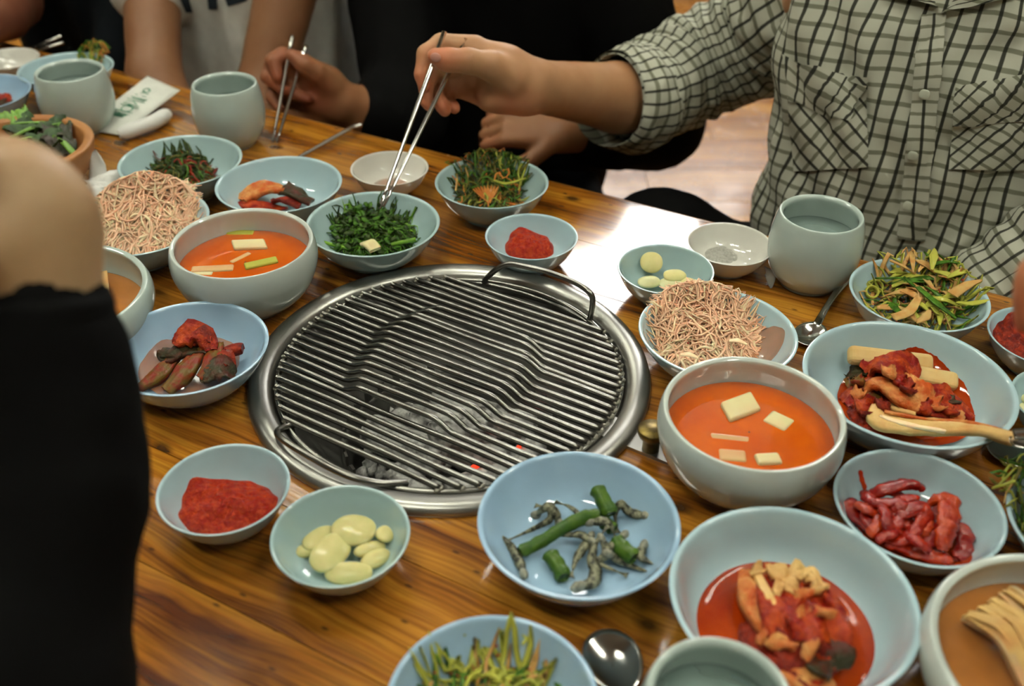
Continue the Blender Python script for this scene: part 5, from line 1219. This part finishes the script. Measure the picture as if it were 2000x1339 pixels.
def person(spec):
    """seated cross-legged figure in table coordinates (u along the table, n across, z above its top); faces -n*face"""
    u, n, face = spec['u'], spec['n'], spec.get('face', 1); lean = spec.get('lean', .04); sw = spec.get('sw', .18); top = spec.get('top', .27)
    fz = -T; F = lambda du, dn, z: TF(u + du, n - face*dn, z)
    b = Body(); s_ = spec.get('scale', 1.0)
    sl = spec.get('slim', 1.0)
    pel, che = F(0, 0, fz + .12), F(0, lean, top - .16)
    for q in (-1, 1):
        b.cap(F(q*.075*sl, 0, fz + .12), F(q*.075*sl, lean, top - .14), .105*sl, .095*sl, .05)
        b.cap(F(q*.05, lean, top - .05 - .02*(sl < 1)), F(q*(sw - .03), lean, top - .035 - .03*(sl < 1)), .062*sl, .052*sl, .04)
    nk = F(0, lean + .015, top + .02); hd = F(spec.get('hdu', 0), lean + .05 + spec.get('hdn', 0), top + .185)
    b.cap(F(0, lean, top - .03), hd - V(0, 0, .06), .056, .050, .03)
    fwd = -ND*face; fw3 = V(fwd[0], fwd[1], -.25); fw3 /= np.linalg.norm(fw3); sd = unit(np.cross(fw3, (0, 0, 1))); up_ = np.cross(sd, fw3)
    R = np.stack([sd, fw3, up_], 1); at = lambda x, y, z: hd + R @ V(x, y, z)
    b.ell(at(0, -.012, .030), (.074, .092, .088), R, .02); b.ell(at(0, .022, -.030), (.058, .068, .078), R, .03)
    b.cap(at(0, .060, -.075), at(0, .072, -.080), .022, .018, .02)                      # chin
    b.cap(at(0, .088, .012), at(0, .104, -.022), .007, .012, .008)                       # nose
    for q in (-1, 1):
        b.cap(at(q*.012, .088, .022), at(q*.040, .078, .024), .008, .007, .01)           # brow
        b.ell(at(q*.014, .096, -.026), (.007, .007, .006), R, .006)
        b.ell(at(q*.078, .0, -.010), (.010, .020, .032), R, .006)                        # ears
        b.ell(at(q*.040, .062, -.022), (.022, .02, .02), R, .02)                         # cheeks
    b.cap(at(-.016, .088, -.050), at(.016, .088, -.050), .0085, .0085, .006)             # mouth
    arms = {}; tips = []
    for side, key in ((-1, 'L'), (1, 'R')):                                               # L = viewer's left
        a = spec['arm' + key]; sh = F(side*(sw - .02*(sl < 1)), lean, top - .045 - .045*(sl < 1)); el, wr_ = np.asarray(a['el']), np.asarray(a['wr'])
        via = [np.asarray(q_) for q_ in a.get('via', [])]; b.chain([sh] + via + [el], [.052*sl if sl == 1 else .030] + [.036]*len(via) + [.040 if sl == 1 else .034], .03 if sl == 1 else .01); mid = el + (wr_ - el)*.3
        b.chain([el, mid, wr_], [a.get('re', .038), a.get('re', .038) + .003, a.get('rw', .027)], .02 if sl == 1 else .012)
        arms[key] = (sh, el, wr_)
        if 'hand' in a: tips += a['hand'](b) or []
        else: tips += hand_generic(b, wr_, a.get('d', unit(wr_ - el)), a.get('nrm', V(0, 0, 1)), a.get('th', -side), a.get('size', .95), a.get('curl', .5))
    legs = Body()
    for q in (-1, 1):
        kn, ank, hip = F(q*spec.get('kw', .27), spec.get('kd', .19), fz + spec.get('kz', .10)), F(-q*.06, spec.get('kd', .19) + .02, fz + .05), F(q*.09, .02, fz + .11)
        for B_, e in ((b, 0), (legs, .014)):
            B_.chain([hip, kn], [.078 + e, .058 + e], .03); B_.chain([kn, ank], [.055 + e, .038 + e], .03)
        b.cap(ank, ank + unit(F(-q*.2, .1, fz + .03) - F(0, 0, fz + .04))*.12, .034, .022, .02)
    for q in (-1, 1): legs.cap(F(q*.07, 0, fz + .13), F(q*.07, .01, fz + .20), .118, .115, .04)
    fine = spec.get('fine', [])
    o = b.mesh('person', M[spec['skin']], spec.get('h', .009), spec.get('hf', .003), fine, origin=F(0, 0, fz), tints=[(t, .045) for t in tips] + spec.get('tints', []))
    tag(o, spec['label'], 'person', spec.get('group')); off = -Vector(F(0, 0, fz))
    def child(q): q.parent = o; q.location = off; return q
    tr = child(legs.mesh('trousers', M[spec['trousers']], .012, attr=False, parent=o, disp=lambda p: .004*noise3(p*28, 5)))
    if spec.get('shirt'):
        sb = Body()
        for q in (-1, 1):
            sb.cap(F(q*.078, 0, fz + .16), F(q*.078, lean, top - .14), .122, .112, .05)
            sb.cap(F(q*.04, lean, top - .045), F(q*(sw - .03), lean, top - .035), .072, .066, .04)
        for side, key in ((-1, 'L'), (1, 'R')):
            sh, el, wr_ = arms[key]; f = spec['arm' + key].get('sleeve', .7); r1 = spec['arm' + key].get('sr', .060)
            if f <= 1: sb.chain([sh, sh + (el - sh)*f], [.068, r1], .03)
            else: sb.chain([sh, el, el + (wr_ - el)*(f - 1)], [.068, r1, r1*.85], .03)
        so = child(sb.mesh('shirt', M[spec['shirt']], spec.get('hs', .009), attr=False, parent=o, disp=lambda p: .0055*noise3(p*np.array([26, 26, 14]), spec.get('seed', 1))))
    else: so = None
    hb = Body().ell(at(0, -.022, .042), (.086, .096, .088), R, .01)
    hb.ell(at(0, -.06, -.01), (.078, .05, .075), R, .03).cap(at(-.045, .062, .075), at(.045, .062, .075), .022, .022, .02)
    child(hb.mesh('hair', M['hair'], .010, attr=False, parent=o, disp=lambda p: .003*noise3(p*90, 2)))
    for q in (-1, 1):
        mb = MB(); mb.blob(at(q*.030, .0775, .005), (.0115, .0085, .0062), R, nu=12, nv=8); e_ = child(mb.build('eye', M['eye'], o))
        mb = MB(); mb.blob(at(q*.030, .0850, .005), (.0050, .0022, .0048), R, nu=10, nv=6); i_ = mb.build('iris', M['hair'], e_)
    mb = MB(); mb.tube([at(-.022, .088, -.050), at(0, .0965, -.050), at(.022, .088, -.050)], [.002, .0055, .002], 8, flat=.9); child(mb.build('lips', M['lip'], o))
    return o, so, F, child

def fine_box(*pts, m=.03):
    P = np.array(pts); return (P.min(0) - m, P.max(0) + m)

# -- person in the plaid shirt, hand authored where the photo shows it
HP = lambda u, v, d: PX(u, v, d)
S_ = lambda rp, d: rpx(rp, d)
dC = float(np.linalg.norm(C1a - CAM))
def hand_plaid(b):
    k = .0035; o_ = dC - 1.145                                    # keep the hand on the sticks' depth
    q = lambda u, v, d: PX(u, v, d + o_)
    W_ = q(1030, 166, 1.192)
    # palm and back of the hand
    b.cap(W_, q(985, 135, 1.176), S_(45, 1.18), S_(40, 1.18), .02); b.cap(q(1015, 180, 1.190), q(958, 190, 1.182), S_(38, 1.18), S_(28, 1.18), .018)
    b.cap(q(985, 130, 1.182), q(930, 102, 1.180), S_(38, 1.18), S_(29, 1.18), .016); b.cap(q(980, 150, 1.195), q(920, 130, 1.196), S_(34, 1.19), S_(25, 1.19), .016)
    b.cap(q(975, 170, 1.198), q(915, 155, 1.204), S_(30, 1.19), S_(22, 1.19), .014); b.cap(q(975, 190, 1.195), q(915, 178, 1.204), S_(28, 1.19), S_(19, 1.19), .012)
    # index, middle, ring, little finger
    b.chain([q(925, 94, 1.180), q(862, 86, 1.168), q(833, 106, 1.156), q(825, 145, 1.150), q(829, 170, 1.147)], [S_(25, 1.17), S_(20, 1.16), S_(18.5, 1.15), S_(15.5, 1.15), S_(12.5, 1.15)], k)
    b.chain([q(915, 125, 1.196), q(850, 135, 1.182), q(832, 165, 1.170), q(833, 196, 1.164), q(838, 207, 1.161)], [S_(23, 1.17), S_(18, 1.16), S_(15.5, 1.15), S_(13, 1.15), S_(11, 1.15)], k)
    b.chain([q(915, 150, 1.204), q(862, 158, 1.198), q(852, 186, 1.186), q(864, 206, 1.172), q(869, 216, 1.166)], [S_(21, 1.17), S_(17, 1.16), S_(15, 1.15), S_(14, 1.15), S_(12.5, 1.15)], k)
    b.chain([q(915, 175, 1.204), q(880, 178, 1.203), q(876, 196, 1.194), q(886, 208, 1.182), q(889, 213, 1.178)], [S_(17, 1.17), S_(14, 1.16), S_(12, 1.15), S_(11, 1.15), S_(10, 1.15)], k)
    # thumb across the sticks
    b.chain([q(1000, 152, 1.165), q(958, 128, 1.148), q(915, 119, 1.134), q(876, 117, 1.128), q(850, 110, 1.1285)], [S_(34, 1.16), S_(27, 1.14), S_(23, 1.13), S_(21, 1.13), S_(16, 1.13)], .007)
    return [q(830, 165, 1.14), q(838, 205, 1.15), q(869, 215, 1.16), q(889, 212, 1.17), q(850, 112, 1.12), q(1000, 215, 1.18)]
o_ = dC - 1.145
W1 = PX(1030, 166, 1.192 + o_); E1 = PX(1270, 200, 1.425)
W1L, E1L = TF(.385, .455, -.075), TF(.475, .49, .055)
plaid_spec = dict(u=.285, n=.62, lean=.03, top=.29, sw=.175, skin='skin1', trousers='black_cloth', shirt=None, kd=.12, kw=.27, kz=.245, slim=.72, up=.036,
    label='person in a black and cream plaid shirt reaching over the table with steel chopsticks',
    armL=dict(el=E1, wr=W1, rw=.029, re=.042, hand=hand_plaid, via=[PX(1600, 5, 1.40), PX(1500, 66, 1.44), PX(1400, 116, 1.455)]), armR=dict(el=E1L, wr=W1L, curl=.4, via=[TF(.49, .59, .15)]),
    fine=[fine_box(PX(815, 60, 1.12 + o_), PX(1050, 240, 1.22 + o_), m=.012)], hf=.0024, h=.009)
pp, _, PF, pchild = person(plaid_spec)
# thumbnail and index nail
def nail(o, child, p, toward, n_, a=.0058, b_=.0048):
    R = np.stack([unit(toward - n_*(toward @ n_)), unit(np.cross(n_, toward)), n_], 1); mb = MB(); mb.blob(p, (a, b_, .0012), R, nu=14, nv=8); return child(mb.build('fingernail', M['nail'], o))
bpy.context.view_layer.update(); bvp = surf(pp)
def nail_at(o, bv, child, u, v, u2, v2, a, b_):
    h_, n_ = hit(bv, o, u, v, .0002)
    if h_ is None: return
    h2 = PX(u2, v2, float(np.linalg.norm(h_ - CAM))); return nail(o, child, h_, unit(h2 - h_), n_, a, b_)
nail_at(pp, bvp, pchild, 851, 112, 825, 108, .0065, .0050)
# plaid shirt as a cloth shell with its own weave directions
def wr_noise(p, seed): return noise3(p, seed)
def loft_torso():
    ST = [(-.19, .168, .135, .615), (-.12, .170, .135, .605), (-.05, .166, .128, .595), (.03, .165, .120, .595), (.11, .172, .118, .600), (.18, .178, .115, .612), (.235, .176, .100, .625), (.275, .150, .085, .632), (.300, .105, .075, .636), (.315, .072, .068, .640)]
    ST = np.array(ST); zz_ = np.linspace(0, len(ST)-1, 90); st = np.stack([np.interp(zz_, range(len(ST)), ST[:, i]) for i in range(4)], 1)
    k = np.array([.25, .5, .25])
    for i in range(4):
        for _ in range(6): st[1:-1, i] = np.convolve(st[:, i], k, 'valid')
    na = 200; th = np.linspace(0, 2*np.pi, na+1); G = []; UV = []; v = 0; pz = None
    for (z, a, b_, cn) in st:
        cx_ = .285 + .005*math.sin(z*30)
        sq = .82; ct = np.sign(np.cos(th))*np.abs(np.cos(th))**sq; s_ = np.sign(np.sin(th))*np.abs(np.sin(th))**sq
        u_ = cx_ + a*ct; n_ = cn + b_*s_
        P = np.stack([u_*UD[0] + n_*ND[0], u_*UD[1] + n_*ND[1], np.full(na+1, z + T)], -1)
        out = np.stack([ct*UD[0] + s_*ND[0], ct*UD[1] + s_*ND[1], 0*ct], -1); out /= np.linalg.norm(out, axis=1)[:, None]
        du = u_ - cx_
        # diagonal folds running from the armpits to the middle, fuller towards the hem
        f1 = np.sin((du*1.0 + (z)*.75)*95 + 2*noise3(P*9, 3)) * np.exp(-((du + .10)/.09)**2)
        f2 = np.sin((du*1.0 - (z)*.75)*88 + 2*noise3(P*9, 4)) * np.exp(-((du - .10)/.09)**2)
        w_ = .0040*(f1 + f2) + .0090*noise3(P*np.array([17, 17, 9]), 6) + .0042*noise3(P*np.array([48, 48, 26]), 9)
        w_ = w_*np.interp(z, [-.2, .25, .32], [1.3, 1, .4])
        G.append(P + out*w_[:, None])
        if pz is not None: v += abs(z - pz) + .0
        pz = z
        base = np.stack([u_, n_], -1); cum = np.concatenate([[0], np.cumsum(np.linalg.norm(np.diff(base, axis=0), axis=1))]); cum = cum - cum[150]
        warp = .008*noise3(P*np.array([15, 15, 9]), 12)
        UV.append(np.stack([cum + warp + .006, np.full(na+1, z) + .6*warp + .012*ct**2], -1))
    return np.array(G), np.array(UV)
G, UV = loft_torso(); mb = MB(); mb.grid(G, uv=UV, flip=False)
shirt = pchild(mb.build('shirt', M['plaid'], pp, uv=True)); bpy.context.view_layer.update(); bvs = surf(shirt)
def tube_cloth(P, R, name, seed, amp=.004, ring=.5, uvoff=(0, 0), n=96, k=14, uvs=(1, 1), squash=1.0, thick=None):
    P = catmull(P, k); m = len(P); R = np.interp(np.linspace(0, 1, m), np.linspace(0, 1, len(R)), R)
    tg = np.gradient(P, axis=0); tg /= np.linalg.norm(tg, axis=1)[:, None]; u = V(0, 0, 1); th = np.linspace(0, 2*np.pi, n+1); G = []; UV = []; L_ = 0
    for i in range(m):
        if i: L_ += np.linalg.norm(P[i] - P[i-1])
        u = u - tg[i]*(tg[i] @ u); u = unit(u); w_ = np.cross(tg[i], u)
        dirs = np.cos(th)[:, None]*w_ + squash*np.sin(th)[:, None]*u; base = P[i] + R[i]*dirs
        d = amp*noise3(base*38, seed) + amp*ring*np.sin(L_*170 + 2.4*noise3(base*16, seed+1)) + amp*.5*noise3(base*90, seed+2)
        G.append(base + dirs*d[:, None]); wp = .004*noise3(base*22, seed+3)
        UV.append(np.stack([th*float(np.mean(R))*uvs[0] + uvoff[0] + wp, np.full(n+1, L_)*uvs[1] + uvoff[1] + wp], -1))
    mb = MB(); mb.grid(np.array(G), uv=np.array(UV)); return pchild(mb.build(name, M['plaid'], pp, uv=True))
SH = PF(-.165, .03, .245)
tube_cloth([SH + V(.10, .03, .0), PX(1575, 5, 1.38), PX(1500, 62, 1.43), PX(1420, 105, 1.45), PX(1345, 140, 1.445), PX(1285, 172, 1.41), PX(1235, 190, 1.375)], [.080, .085, .082, .077, .074, .072, .066, .061], 'sleeve', 21, .0048, .55)
cf = tube_cloth([PX(1262, 182, 1.392), PX(1240, 189, 1.377), PX(1215, 193, 1.362), PX(1197, 194, 1.352)], [.066, .073, .070, .062], 'rolled_cuff', 31, .0042, .25, uvoff=(.01, .004), uvs=(1.15, 1))
cf2 = tube_cloth([PX(1197, 194, 1.352), PX(1200, 194, 1.354), PX(1215, 192, 1.362)], [.062, .057, .055], 'cuff_lining', 33, .001, .1)
tube_cloth([PF(.165, .03, .235) - V(.03, .02, .0), TF(.50, .585, .16), TF(.495, .50, .065), TF(.455, .475, .02), TF(.40, .45, -.05), TF(.375, .445, -.09)], [.074, .070, .060, .056, .052, .048], 'sleeve', 41, .0045, .5)
def patch(name, quad, nu, nv, mat_, off=.004, uv=None, bulge=.0, rot=0, size=(.1, .1), o=shirt, bv=bvs, parent=pp, child=pchild, uvp=True, amp=.0):
    """cloth piece lying on the shirt: four corners given in the photo, each point dropped on the shirt surface"""
    q = np.array(quad, float); G = np.zeros((nu, nv, 3)); U2 = np.zeros((nu, nv, 2)); last = None
    for i in range(nu):
        for j in range(nv):
            s_, t = i/(nu-1), j/(nv-1); p = (q[0]*(1-s_) + q[1]*s_)*(1-t) + (q[3]*(1-s_) + q[2]*s_)*t
            h_, n_ = hit(bv, o, p[0], p[1], off + bulge*math.sin(math.pi*s_)*math.sin(math.pi*t)*1.0 + amp*float(noise3(V(s_*4, t*4, 1)[None]*2, 5)[0]))
            if h_ is None: h_ = last if last is not None else PX(p[0], p[1], 1.2)
            G[i, j] = h_; last = h_; a_ = (s_-.5)*size[0]; b_ = (t-.5)*size[1]
            U2[i, j] = (a_*math.cos(rot) - b_*math.sin(rot), a_*math.sin(rot) + b_*math.cos(rot))
    mb = MB(); mb.grid(G, uv=U2)
    # turned edge so the piece has thickness
    ring = [G[i, 0] for i in range(nu)] + [G[-1, j] for j in range(nv)] + [G[i, -1] for i in range(nu-1, -1, -1)] + [G[0, j] for j in range(nv-1, -1, -1)]
    uvr = [U2[i, 0] for i in range(nu)] + [U2[-1, j] for j in range(nv)] + [U2[i, -1] for i in range(nu-1, -1, -1)] + [U2[0, j] for j in range(nv-1, -1, -1)]
    back = [p + unit(p - CAM)*(off + .003) for p in ring]; mb.grid(np.array([ring, back]), uv=np.array([uvr, uvr]))
    return child(mb.build(name, mat_, parent, uv=uvp))
patch('pocket', [(1537, 128), (1697, 150), (1696, 325), (1552, 335)], 16, 16, M['plaid'], .0035, size=(.105, .115), rot=.75, bulge=.003)
patch('pocket_flap', [(1536, 106), (1700, 166), (1660, 236), (1546, 196)], 16, 12, M['plaid'], .008, size=(.105, .05), rot=-.25, bulge=.003)
patch('pocket', [(1866, 190), (2040, 165), (2040, 330), (1852, 330)], 16, 16, M['plaid'], .0035, size=(.11, .12), rot=-.7, bulge=.003)
patch('pocket_flap', [(1868, 172), (2040, 140), (2040, 235), (1862, 240)], 16, 12, M['plaid'], .008, size=(.11, .06), rot=-.75, bulge=.003)
patch('placket', [(1798, 30), (1850, 24), (1808, 470), (1752, 462)], 8, 60, M['plaid'], .0045, size=(.031, .30), rot=0, amp=.002)
for u_, v_ in ((1809, 182), (1786, 300), (1778, 400)):
    h_, n_ = hit(bvs, shirt, u_, v_, .0085)
    if h_ is not None:
        mb = MB(); R = np.stack([unit(np.cross(n_, V(0, 0, 1))), V(0, 0, 1), n_], 1); R[:, 1] = np.cross(n_, R[:, 0])
        mb.blob(h_, (.0052, .0052, .0014), R, nu=18, nv=8, sq=.7); pchild(mb.build('button', M['button'], pp))
patch('collar', [(1838, 26), (1905, -34), (2000, -60), (1990, -6)], 10, 8, M['plaid'], .010, size=(.08, .04), rot=.5)
patch('collar', [(1832, 16), (1780, -40), (1700, -60), (1730, -10)], 10, 8, M['plaid'], .010, size=(.08, .04), rot=-.5)
mb = MB(); P = [PF(.078*math.cos(t), -.02 + .072*math.sin(t) + .04, .315 + .012*math.sin(t+3.1)) for t in np.linspace(0, 6.283, 40)[:-1]]
mb.tube(P, .0045, 8, flat=3.4, closed=True, up=(0, 0, 1)); pchild(mb.build('collar_band', M['white_cloth'], pp))

# -- person in black with chopsticks at the far edge
dD = float(np.linalg.norm(D1a - CAM))
def hand_black(b):
    k = .0035; o2 = .5*(dD + float(np.linalg.norm(T1 - CAM))) + .03; q = lambda u, v, d=0: PX(u, v, o2 + d); r = lambda x: S_(x, o2)
    b.cap(q(662, 196, .03), q(635, 165, .02), r(31), r(30), .02); b.cap(q(655, 205, .03), q(610, 200, .03), r(26), r(20), .02)
    b.cap(q(640, 160, .03), q(585, 122, .03), r(28), r(20), .015); b.cap(q(635, 180, .04), q(570, 150, .045), r(26), r(18), .015)
    b.chain([q(590, 122, .03), q(552, 108, .02), q(533, 118, .012), q(543, 150, .005)], [r(19), r(15.5), r(14.5), r(11)], k)          # index
    b.chain([q(575, 145, .04), q(530, 130, .03), q(522, 150, .022), q(553, 176, .010)], [r(18), r(14), r(13), r(10.5)], k)            # middle
    b.chain([q(575, 170, .05), q(535, 165, .04), q(530, 190, .032), q(546, 212, .024)], [r(17), r(13), r(12), r(10)], k)              # ring
    b.chain([q(600, 185, .05), q(565, 172, .03), q(575, 183, .015), q(600, 193, .006)], [r(15), r(12), r(12), r(10.5)], k)            # little
    b.chain([q(645, 168, .01), q(618, 142, -.008), q(594, 126, -.016), q(570, 108, -.014)], [r(24), r(18), r(15.5), r(12)], .006)      # thumb
    b.chain([q(560, 200, .06), q(560, 222, .055), q(620, 232, .05), q(690, 238, .05)], [r(10), r(16), r(18), r(20)], .02)
    return [q(543, 150), q(553, 176), q(546, 212), q(600, 193), q(570, 108)]
o2 = .5*(dD + float(np.linalg.norm(T1 - CAM))) + .03
W2 = PX(668, 200, o2 + .035); E2 = PX(792, 228, 1.55)
W2L, E2L = PX(1095, 262, 1.46), PX(1275, 235, 1.58)
pb, sbk, BF, bchild = person(dict(u=-.40, n=.80, lean=.05, top=.275, sw=.19, skin='skin2', trousers='navy_cloth', shirt='black_cloth', hdn=.0, kd=.14, kw=.25,
    label='person in a black short-sleeved shirt holding steel chopsticks at the far edge', seed=3,
    armL=dict(el=E2, wr=W2, rw=.026, hand=hand_black, sleeve=1.42, sr=.060), armR=dict(el=E2L, wr=W2L, d=unit(PX(960, 235, 1.44) - PX(1095, 262, 1.46)), nrm=V(-.2, -.5, .8), curl=.9, sleeve=1.55, sr=.072, rw=.027),
    fine=[fine_box(PX(505, 80, o2 - .03), PX(690, 250, o2 + .08), m=.01), fine_box(PX(940, 210, 1.40), PX(1110, 290, 1.48), m=.01)], hf=.0032, h=.010))
# -- white T-shirt
pw, swt, WF, wchild = person(dict(u=-.80, n=.66, lean=.01, top=.275, sw=.165, skin='skin3', trousers='navy_cloth', shirt='white_cloth', kd=.12, kw=.22,
    label='person in a white T-shirt with dark print, arms hanging down behind the table', seed=8,
    armL=dict(el=PX(302, 150, 1.66), wr=PX(360, 330, 1.60), sleeve=.60, sr=.058, curl=.5), armR=dict(el=PX(510, 190, 1.60), wr=PX(470, 330, 1.56), sleeve=.25, sr=.058, curl=.5),
    fine=[], h=.010))
bvw = surf(swt)
bpy.context.view_layer.update(); bvw = surf(swt)
for q in ([(346, -12), (364, -16), (376, 24), (362, 24)], [(404, -16), (424, -16), (426, 18), (408, 18)], [(434, -20), (500, -34), (482, 2), (446, 12)]):
    patch('dark_print', q, 6, 6, M['print'], .0012, o=swt, bv=bvw, parent=pw, child=wchild, uvp=False)
# -- pale grey shirt farther back
person(dict(u=-.80, n=1.30, lean=.0, top=.27, sw=.17, skin='skin3', trousers='grey_cloth', shirt='white_cloth', kd=.10, kw=.22, seed=11,
    label='person in pale grey clothes sitting behind the others between two diners',
    armL=dict(el=TF(-1.03, 1.20, -.02), wr=TF(-.86, 1.14, -.16), sleeve=1.6, curl=.5), armR=dict(el=TF(-.58, 1.20, -.02), wr=TF(-.72, 1.14, -.16), sleeve=1.6, curl=.5), h=.013, hs=.012))
# -- far left diner in dark clothes, bare reddish arm on the table
person(dict(u=-1.16, n=.68, lean=.02, top=.27, sw=.17, skin='skin4', trousers='navy_cloth', shirt='navy_cloth', kd=.13, kw=.23, seed=12,
    label='person in a dark shirt at the far left with a bare forearm on the table',
    armL=dict(el=PX(30, 5, 1.90), wr=PX(-70, 70, 1.70), sleeve=.6, rw=.030, curl=.4), armR=dict(el=TF(-.99, .60, -.02), wr=TF(-1.02, .50, -.12), sleeve=1.7, sr=.06, curl=.4), h=.011))
person(dict(u=.12, n=1.72, lean=.0, top=.27, sw=.18, skin='skin3', trousers='navy_cloth', shirt='black_cloth', kd=-.10, kw=.20, seed=21,  # added figure in black, fills the dark area behind the plaid sleeve
    label='added person in black filling the dark area behind the plaid sleeve, farther back',
    armL=dict(el=TF(-.12, 1.70, -.02), wr=TF(.02, 1.62, -.16), sleeve=1.6, curl=.5), armR=dict(el=TF(.34, 1.70, -.02), wr=TF(.22, 1.62, -.16), sleeve=1.6, curl=.5), h=.013, hs=.012))
# -- near left diner: only the raised wrist, the back of the hand and the black sleeve are in view
N1, N2 = PX(65, 560, .52), PX(105, 930, .53)
def hand_near(b):
    q = lambda u, v, d: PX(u, v, d)
    b.chain([q(50, 580, .52), q(50, 500, .52), q(50, 440, .52), q(14, 400, .52), q(-60, 355, .52)], [S_(124, .52), S_(122, .52), S_(127, .52), S_(122, .52), S_(92, .52)], .005)
    P0 = q(-30, 330, .52)
    for i, (dv, dd) in enumerate(((-36, -.018), (-10, -.006), (18, .008), (46, .020))):
        b.chain([q(-70, 345 + dv, .52 + dd*1.6), q(-185, 360 + dv*1.5, .51 + dd*2), q(-245, 430 + dv*1.5, .52 + dd*2), q(-215, 500 + dv*1.3, .53 + dd*2)], [S_(44, .52), S_(37, .52), S_(33, .52), S_(27, .52)], .003)
    b.chain([q(0, 480, .50), q(-90, 500, .48), q(-160, 480, .47), q(-215, 470, .475)], [S_(52, .5), S_(44, .5), S_(38, .5), S_(31, .5)], .008)
    return []
NE = N2
pn, sn, NF, nchild = person(dict(slim=.65, u=-.30, n=-.74, face=-1, lean=.05, top=.26, sw=.17, skin='skin6', trousers='black_cloth', shirt=None, kd=.10, kw=.22,
    label='person in a long-sleeved black top at the near left, wrist raised, mostly out of frame',
    armL=dict(el=TF(-.50, -.55, .02), wr=TF(-.55, -.44, .03), curl=.4, th=1), armR=dict(el=N2, wr=N1, rw=.030, re=.028, via=[PX(-20, 1360, .55)], hand=hand_near),
    fine=[], h=.008))
sb = Body()
# the long sleeve, wide at the elbow, and the top it belongs to
nb = lambda u, v, d, rp: (PX(u, v, d), S_(rp, d))
pts = [nb(66, 610, .52, 140), nb(74, 700, .525, 160), nb(88, 800, .53, 170), nb(98, 900, .535, 176), nb(92, 970, .535, 180), nb(55, 1065, .54, 182), nb(5, 1190, .545, 178), nb(-10, 1340, .55, 176)]
sb.chain([p[0] for p in pts], [p[1]*.965 for p in pts], .006)
for q in (-1, 1):
    sb.cap(NF(q*.078, 0, -T + .16), NF(q*.078, .05, .12), .122, .112, .05); sb.cap(NF(q*.04, .05, .215), NF(q*.14, .05, .225), .072, .066, .04)
sb.cap(NF(.16, .05, .215), PX(-20, 1360, .55), .068, .06, .04); sb.chain([NF(-.16, .05, .215), TF(-.50, -.55, .02), TF(-.545, -.46, .03)], [.068, .058, .045], .03)
nchild(sb.mesh('long_sleeved_top', M['black_cloth'], .007, attr=False, parent=pn, disp=lambda p: .003*noise3(p*45, 8)))
mb = MB(); n_ = 64; th = np.arange(n_)/n_*2*np.pi; ax_ = unit(PX(75, 700, .525) - PX(66, 560, .52)); e1 = unit(np.cross(ax_, ray(60, 560))); e2 = np.cross(ax_, e1); c0 = PX(60, 592, .52); r0 = S_(132, .52)
G = [c0 + ax_*t + r0*f*(np.cos(th)[:, None]*e1 + np.sin(th)[:, None]*e2) for t, f in ((.045, 1.03), (.02, 1.06), (.0, 1.05), (-.006, 1.0), (-.004, .95), (.01, .93))]
mb.grid(np.array(G), closed_v=True); nchild(mb.build('cuff', M['black_cloth'], pn))
# -- right diner: only two fingertips reach into the frame
def hand_right(b):
    q = lambda u, v, d: PX(u, v, d)
    b.chain([q(2130, 470, .62), q(2070, 500, .61), q(2012, 545, .60), q(2003, 592, .60)], [S_(48, .6), S_(44, .6), S_(37, .6), S_(32, .6)], .005)
    b.chain([q(2160, 560, .63), q(2100, 590, .62), q(2040, 610, .61), q(2006, 622, .605)], [S_(46, .6), S_(42, .6), S_(36, .6), S_(33, .6)], .005)
    b.cap(q(2220, 560, .64), q(2150, 520, .63), S_(85, .63), S_(70, .63), .02); b.cap(q(2230, 640, .64), q(2160, 620, .63), S_(75, .63), S_(55, .63), .02)
    for i, dv in enumerate((95, 150)): b.chain([q(2200, 600 + dv, .65), q(2120, 620 + dv, .65), q(2090, 650 + dv, .64), q(2120, 680 + dv, .63)], [S_(40, .63), S_(36, .63), S_(32, .63), S_(26, .63)], .005)
    b.chain([q(2200, 480, .62), q(2150, 420, .60), q(2090, 430, .59), q(2050, 470, .59)], [S_(45, .6), S_(38, .6), S_(32, .6), S_(27, .6)], .006)
    return [q(2003, 592, .60), q(2006, 622, .605)]
R1, R2 = PX(2300, 620, .66), PX(2900, 900, .72)
person(dict(u=.98, n=-.50, face=-.2, lean=.04, top=.25, sw=.17, skin='skin1', trousers='navy_cloth', shirt='grey_cloth', kd=.5, kw=.22, seed=14,
    label='person at the right frame edge, out of frame except for fingertips over the chili paste',
    armL=dict(el=R2, wr=R1, rw=.028, hand=hand_right, sleeve=1.3), armR=dict(el=TF(1.12, -.35, .0), wr=TF(.98, -.28, .03), curl=.4, sleeve=1.3, th=1), h=.010))
